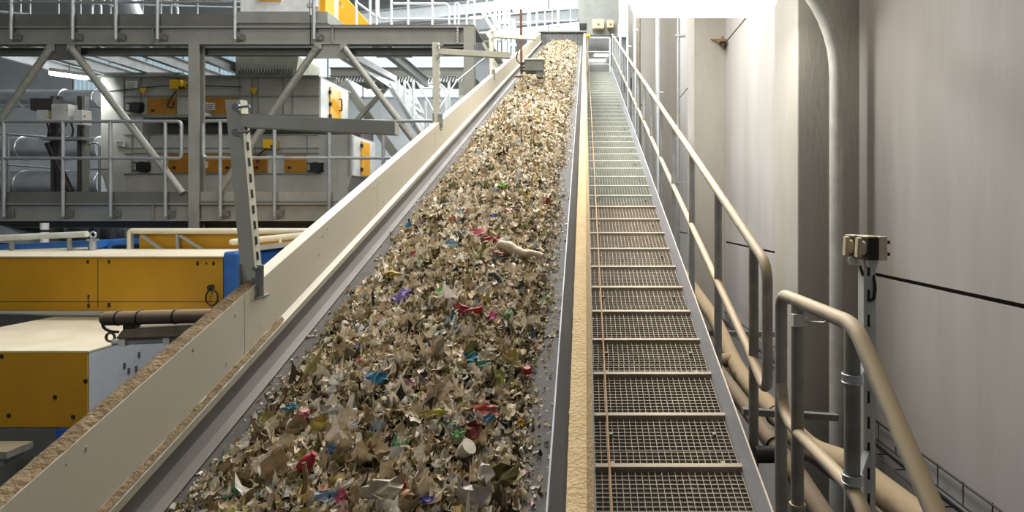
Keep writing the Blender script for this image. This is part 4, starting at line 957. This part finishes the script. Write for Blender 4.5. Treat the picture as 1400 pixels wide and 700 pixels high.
yb2 = thing('yellow_hopper', P(290, 340, y2_), 'yellow box with braced cream top frame under the lower platform', 'hopper')
m = MB(); m.box(XX(186, y2_), XX(430, y2_), y2_ + .05, y2_ + .5, ZZ(352, y2_), ZZ(316, y2_)); part(m, 'box_side', 'yellow', yb2)
m = MB(); m.tube(rounded([P(178, 348, y2_), P(178, 316, y2_), P(430, 316, y2_)], .03), .035, 12); part(m, 'top_rail', 'cabinet_top', yb2)
for a, b in (((194, 322), (222, 342)), ((246, 322), (280, 343)), ((243, 318), (243, 342)), ((180, 318), (180, 348))):
    m = MB(); m.beam(P(*a, y2_ - .01), P(*b, y2_ - .01), .03, .03, (0, 1, 0)); part(m, 'frame_brace', 'frame_light', yb2)
m = MB(); m.tube([P(318, 331, 6.5), P(420, 321, 6.7)], .034, 12); m.tube([P(383, 326, 6.6), P(383, 334, 6.6)], .018, 8); m.disc(P(317, 331, 6.48), .028, .03, (1, 0, 0), 12); o = m.build('handle_pipe', M['cabinet_top']); tag(o, 'cream pipe handle above the blue chute by the conveyor', 'pipe')
m = MB(); m.tube(rounded([P(150, 345, 7.2), P(152, 334, 7.2), P(162, 331, 7.2), P(178, 331, 7.2)], .06), .045, 12); o = m.build('blue_bow', M['blue']); tag(o, 'blue bent tube left of the braced yellow box', 'tube')
m = MB(); m.tube([P(61, 332, 7.6), P(61, 305, 7.6)], .045, 14); o = m.build('white_cylinder', M['lamp_white']); tag(o, 'white cylinder with a dark band behind the blue trough', 'cylinder')
m = MB(); m.tube([P(61, 317, 7.6), P(61, 314, 7.6)], .047, 14); m.build('band', M['black'], o)
m = MB(); m.prism([P(-40, 330, 7.9), P(0, 308, 7.9), P(32, 322, 7.9), P(40, 334, 7.9)], (0, .5, 0)); o = m.build('metal_chute', M['cabinet_grey']); tag(o, 'pale grey chute at the far left behind the blue trough', 'chute')

# lower cabinet
yC = 4.6; zC = ZZ(479, yC); xC = XX(122, yC)
lc = thing('yellow_cabinet', (XX(60, yC), yC, ZF), 'yellow fronted machine cabinet with grey side at the lower left', 'cabinet')
m = MB(); m.box(XX(-160, yC), xC, yC, yC + 1.55, ZF, zC - .012); part(m, 'body', 'cabinet_grey', lc)
m = MB(); m.box(XX(-160, yC), xC + .004, yC - .015, yC + 1.5, zC - .012, zC); part(m, 'top_sheet', 'cabinet_top', lc, label='cream top sheet with brown spots')
m = MB(); m.box(XX(-160, yC), xC - .005, yC - .014, yC + .002, ZZ(583, yC), zC - .014); fp = part(m, 'front_panel', 'yellow', lc, label='yellow front panel')
m = MB()
for px, py in ((2, 487), (117, 521), (12, 568), (100, 570), (75, 543)): m.obox(P(px, py, yC - .018), (.022, .012, .028))
part(m, 'fastener', 'black', fp)
m = MB(); m.box(XX(-160, yC), XX(80, yC), yC - .02, yC, ZZ(700, yC), ZZ(585, yC)); part(m, 'base_panel', 'frame_grey', lc)
m = MB(); m.box(XX(80, yC), xC - .1, yC - .025, yC, ZZ(640, yC), ZZ(586, yC)); part(m, 'base_corner', 'blue', lc)
m = MB(); m.obox(P(0, 615, 4.3), (.30, .2, .05)); m.obox(P(0, 625, 4.3), (.2, .15, .06)); part(m, 'step_plate', 'pvc', lc)
for px, py in ((170, 500), (176, 507), (186, 504), (172, 555), (190, 485)):
    m = MB(); Yq = abs(xC) * F / (CX - px); m.obox(P(px, py, Yq) + Vector((.002, 0, 0)), (.006, .022, .05)); part(m, 'paint_chip', 'frame_dark', lc)
m = MB(); m.tube([P(-150, 428, 5.9), P(140, 429, 5.9)], .02, 8); part(m, 'edge_tube', 'frame_light', lc)
# hanging lamp on a pipe behind the guard
yq = 3.3
hl = thing('pipe_lamp', P(210, 433, yq), 'dusty tube lamp clamped under a horizontal pipe beside the yellow cabinet', 'lamp')
m = MB(); m.tube([P(142, 436, yq), P(148, 435.5, yq), P(330, 430.5, yq)], [.034, .04, .04], 16); pp = part(m, 'support_pipe', 'brown_pipe', hl)
for px in (163, 192, 241):
    m = MB(); m.torus(P(px, 435.2 - (px - 142) * .028, yq), .041, .004, (1, 0, 0)); part(m, 'pipe_strap', 'black', pp)
m = MB(); m.prism([P(156, 464, yq - .06), P(166, 451, yq - .04), P(300, 444, yq - .04), P(300, 460, yq - .06)], (0, .13, 0)); part(m, 'lamp_housing', 'dark_rubber', hl, bevel=.01)
m = MB(); m.tube([P(155, 468, yq - .02), P(240, 464.5, yq - .02), P(300, 462, yq - .02)], .017, 12); part(m, 'tube_cover', 'plastic_grey', hl)
for px in (172, 232):
    m = MB(); m.obox(P(px, 466.5 - (px - 155) * .04, yq - .02), (.035, .06, .05)); part(m, 'clip', 'lamp_white', hl)
m = MB(); m.torus(P(151, 461, yq), .024, .007, (0, 1, 0)); part(m, 'hanging_ring', 'brown_pipe', hl)
m = MB(); m.tube(rounded([P(140, 438, yq), P(141, 448, yq), P(150, 453, yq), P(162, 454, yq)], .03), .008, 6); m.obox(P(180, 447, yq), (.06, .05, .03)); part(m, 'cable', 'black', hl)

# ================================================================== far structures behind the second bracket
y7 = 12.0
fp_ = thing('far_platform', P(540, 112, y7), 'distant pale platform with a louvred edge behind the white stairs', 'platform')
m = MB(); m.ibeam((XX(452, y7), y7, ZZ(99, y7)), (XX(640, y7), y7, ZZ(99, y7)), .14, .18); part(m, 'edge_beam', 'frame_light', fp_)
m = MB()
for k in range(44): m.obox(P(456 + k * 4.1, 108, y7), (.022, .03, .13), Matrix.Rotation(.35, 3, 'Y'))
part(m, 'louvre', 'white_steel', fp_)
m = MB(); m.box(XX(452, y7), XX(640, y7), y7, y7 + 2, ZZ(94, y7), ZZ(93, y7)); part(m, 'deck', 'frame_light', fp_)
for px in (462, 632):
    m = MB(); m.ibeam((XX(px, y7), y7 + .1, ZF), (XX(px, y7), y7 + .1, ZZ(95, y7)), .16, .16, (0, 1, 0)); part(m, 'column', 'frame_light', fp_)
stw = thing('white_stairs', P(600, 260, 11.4), 'white steel stairs with tube handrails behind the guard and second bracket', 'stairs')
ysr = 11.4
for dy in (0, .8):
    m = MB(); m.beam(P(534, 112, ysr + dy), P(640, 282, ysr + dy), .03, .22, (0, 1, 0)); m.beam(P(534, 112, ysr + dy), P(640, 282, ysr + dy), .22, .03, (0, 1, 0)); part(m, 'stringer', 'white_steel', stw)
for k in range(12):
    t = k / 12; a = P(537 + 104 * t, 117 + 168 * t, ysr); m = MB(); m.box(a.x - .1, a.x + .14, ysr + .02, ysr + .8, a.z - .02, a.z + .02); part(m, 'tread', 'frame_light', stw)
m = MB(); m.tube([P(556, 112, ysr - .05), P(606, 205, ysr - .05)], .018, 8); m.tube([P(570, 112, ysr - .05), P(640, 235, ysr - .05)], .018, 8); part(m, 'handrail', 'white_steel', stw)
for px, a, b in ((545, 110, 130), (553, 110, 140), (565, 110, 172), (582, 138, 190), (614, 112, 170)):
    m = MB(); m.tube([P(px, a, ysr - .05), P(px, b, ysr - .05)], .026, 8); part(m, 'post', 'white_steel', stw)
m = MB(); m.tube(rounded([P(575, 116, ysr), P(600, 114, ysr), P(611, 124, ysr), P(611, 180, ysr)], .2), .03, 8); part(m, 'lamp_pipe', 'white_steel', stw)
# far big braces
bb = thing('cross_brace', P(520, 240, 10.9), 'grey crossed steel struts behind the end of the sorting machine', 'brace')
m = MB(); m.ibeam(P(470, 112, 10.9), P(560, 240, 10.9), .14, .12, (0, 1, 0)); part(m, 'strut', 'frame_light', bb)
m = MB(); m.beam(P(530, 118, 10.7), P(460, 195, 10.7), .07, .07, (0, 1, 0)); part(m, 'strut', 'frame_light', bb)
m = MB(); m.beam(P(480, 75, 8.6), P(540, 108, 11), .07, .1); part(m, 'strut', 'galv_clean', bb)
# stair stringers by the right end column and a field of vertical pipes behind
sr = thing('platform_stairs', P(670, 110, 10.2), 'grey stair stringers descending from the right end of the upper platform', 'stairs')
for dx, Y in ((0, 10.1), (14, 10.7)):
    m = MB(); m.beam(P(646 + dx * .4, 34 + dx * .5, Y), P(684 + dx * .4, 98 + dx * .5, Y), .05, .17, (0, 1, 0)); part(m, 'stringer', 'strut', sr)
for k in range(5):
    m = MB(); m.box(XX(650 + k * 6.4, 10.1), XX(664 + k * 6.4, 10.1), 10.12, 10.68, ZZ(46 + k * 10.6, 10.1), ZZ(44.5 + k * 10.6, 10.1)); part(m, 'tread', 'frame_light', sr)
m = MB(); m.beam(P(658, 14, 11), P(684, 56, 11), .06, .12, (0, 1, 0)); m.beam(P(666, 12, 11), P(692, 54, 11), .06, .12, (0, 1, 0)); o = m.build('roof_strut', M['white_steel']); tag(o, 'pale double strut slanting behind the white railing end', 'strut')
for i, (px, Y, r, y0, y1, lb) in enumerate((
    (677, 12.5, .04, -40, 130, 'first white standpipe right of the platform stairs'), (683, 12.9, .03, -40, 120, 'second thin white standpipe right of the platform stairs'),
    (690, 13.4, .055, -40, 118, 'thick white standpipe between the platform stairs and the rusty pole'), (696, 13.8, .03, -40, 110, 'slim pipe next to the thick white standpipe'),
    (702, 14.2, .045, 26, 105, 'short white standpipe nearest the rusty pole'), (722, 17.5, .03, 10, 60, 'white post right of the rusty pole'),
    (734, 19, .03, 2, 50, 'white post behind the conveyor head'), (745, 19.5, .025, -20, 44, 'thin white post above the conveyor head'))):
    m = MB(); m.tube([(XX(px, Y), Y, ZF), P(px, y0, Y)], r, 10)
    for q in (.2, .55, .85): p = P(px, y1 + (y0 - y1) * q, Y); m.obox(p, (r * 3.2, r * 2, r * 1.4))
    o = m.build('standpipe', M['white_steel']); tag(o, lb, 'pipe', 'white standpipes by the conveyor head')
fr = thing('landing_railing', P(760, 46, 19), 'pale railing of the platform above the conveyor head', 'railing')
m = MB(); m.tube([P(700, 31, 19), P(790, 28, 19)], .02, 8); m.tube([P(734, 15, 19), P(800, 11, 19)], .02, 8); m.tube([P(715, 43, 19), P(740, 43, 19)], .02, 8)
for px in (725, 755, 780): m.tube([P(px, 8, 19), P(px, 46, 19)], .018, 8)
part(m, 'handrail', 'white_steel', fr)
# bright white lamp pole over the conveyor head
m = MB(); m.tube([P(763, 36, 19.2), P(763, -10, 19.2)], .05, 10); m.prism([P(752, 42, 19.2), P(785, 42, 19.2), P(780, 33, 19.2), P(758, 34, 19.2)], (0, .4, 0)); o = m.build('dust_extractor', M['machine_white']); tag(o, 'white hooded extractor with a pole above the conveyor head', 'extractor')

# ================================================================== top landing end
yt = 17.35
lb_ = thing('landing_gate', P(820, 100, yt), 'pale rail gate across the top of the grating walkway', 'railing')
m = MB(); m.tube(rounded([P(803, 106, yt), P(803, 52, yt), P(834, 52, yt), P(834, 106, yt)], .05), .024, 8); m.tube([P(803, 71, yt), P(834, 71, yt)], .02, 8); m.tube([P(803, 88, yt), P(834, 88, yt)], .02, 8); part(m, 'frame', 'white_steel', lb_)
m = MB(); m.box(.02, .9, yt + 1.6, yt + 1.66, ZZ(112, yt + 1.6), ZZ(40, yt + 1.6)); o = m.build('end_partition', M['frame_light']); tag(o, 'grey sheet partition behind the rail gate at the top landing', 'partition')
tube_light(P(817, 82, yt + 1.5), .52, (1, 0, 0), 'lower lit tube lamp behind the rail gate at the top landing', 'lamp_soft', .12)
tube_light(P(822, 75, yt + 1.52), .46, (1, 0, 0), 'upper lit tube lamp behind the rail gate at the top landing', 'lamp_soft', .1)
for (x0, x1, y0, y1, lb) in ((810, 826, 28, 40, 'wider cream control box above the rail gate'), (830, 839, 29, 39, 'narrower cream control box above the rail gate')):
    b = thing('control_box', P((x0 + x1) / 2, y1, yt + .3), lb, 'box'); m = MB(); m.box(XX(x0, yt + .3), XX(x1, yt + .3), yt + .2, yt + .43, ZZ(y1, yt + .3), ZZ(y0, yt + .3)); part(m, 'housing', 'box_cream', b, bevel=.015)
    m = MB(); m.disc(P((x0 + x1) / 2, (y0 + y1) / 2 - 1, yt + .19), .03, .03, (0, 1, 0), 10); part(m, 'button', 'orange', b)
    m = MB()
    for q in (-2, 2): m.tube([P((x0 + x1) / 2 + q, y1, yt + .3), P((x0 + x1) / 2 + q, y1 + 5, yt + .3)], .018, 6)
    part(m, 'cable_gland', 'frame_grey', b)
m = MB(); m.box(.05, 1.0, yt + .42, yt + .5, ZZ(48, yt + .4), ZZ(24, yt + .4)); 
for x_ in (.07, .93): m.box(x_, x_ + .05, yt + .42, yt + .47, zt, ZZ(48, yt + .4))
o = m.build('mounting_board', M['frame_light']); tag(o, 'grey backing board behind the two cream control boxes', 'board')
m = MB(); m.obox(P(804, 49, yt - .1), (.11, .1, .09)); m.disc(P(804, 49, yt - .17), .03, .05, (0, 1, 0), 10); o = m.build('emergency_switch', M['sign_yellow']); tag(o, 'yellow emergency switch at the head of the right conveyor guard', 'switch')
m = MB(); m.prism([P(792, 32, 18.6), P(846, 30, 18.6), P(846, -30, 18.6), P(788, -30, 18.6)], (0, .8, 0)); o = m.build('duct_housing', M['frame_light']); tag(o, 'large grey box duct hanging above the top landing', 'duct')
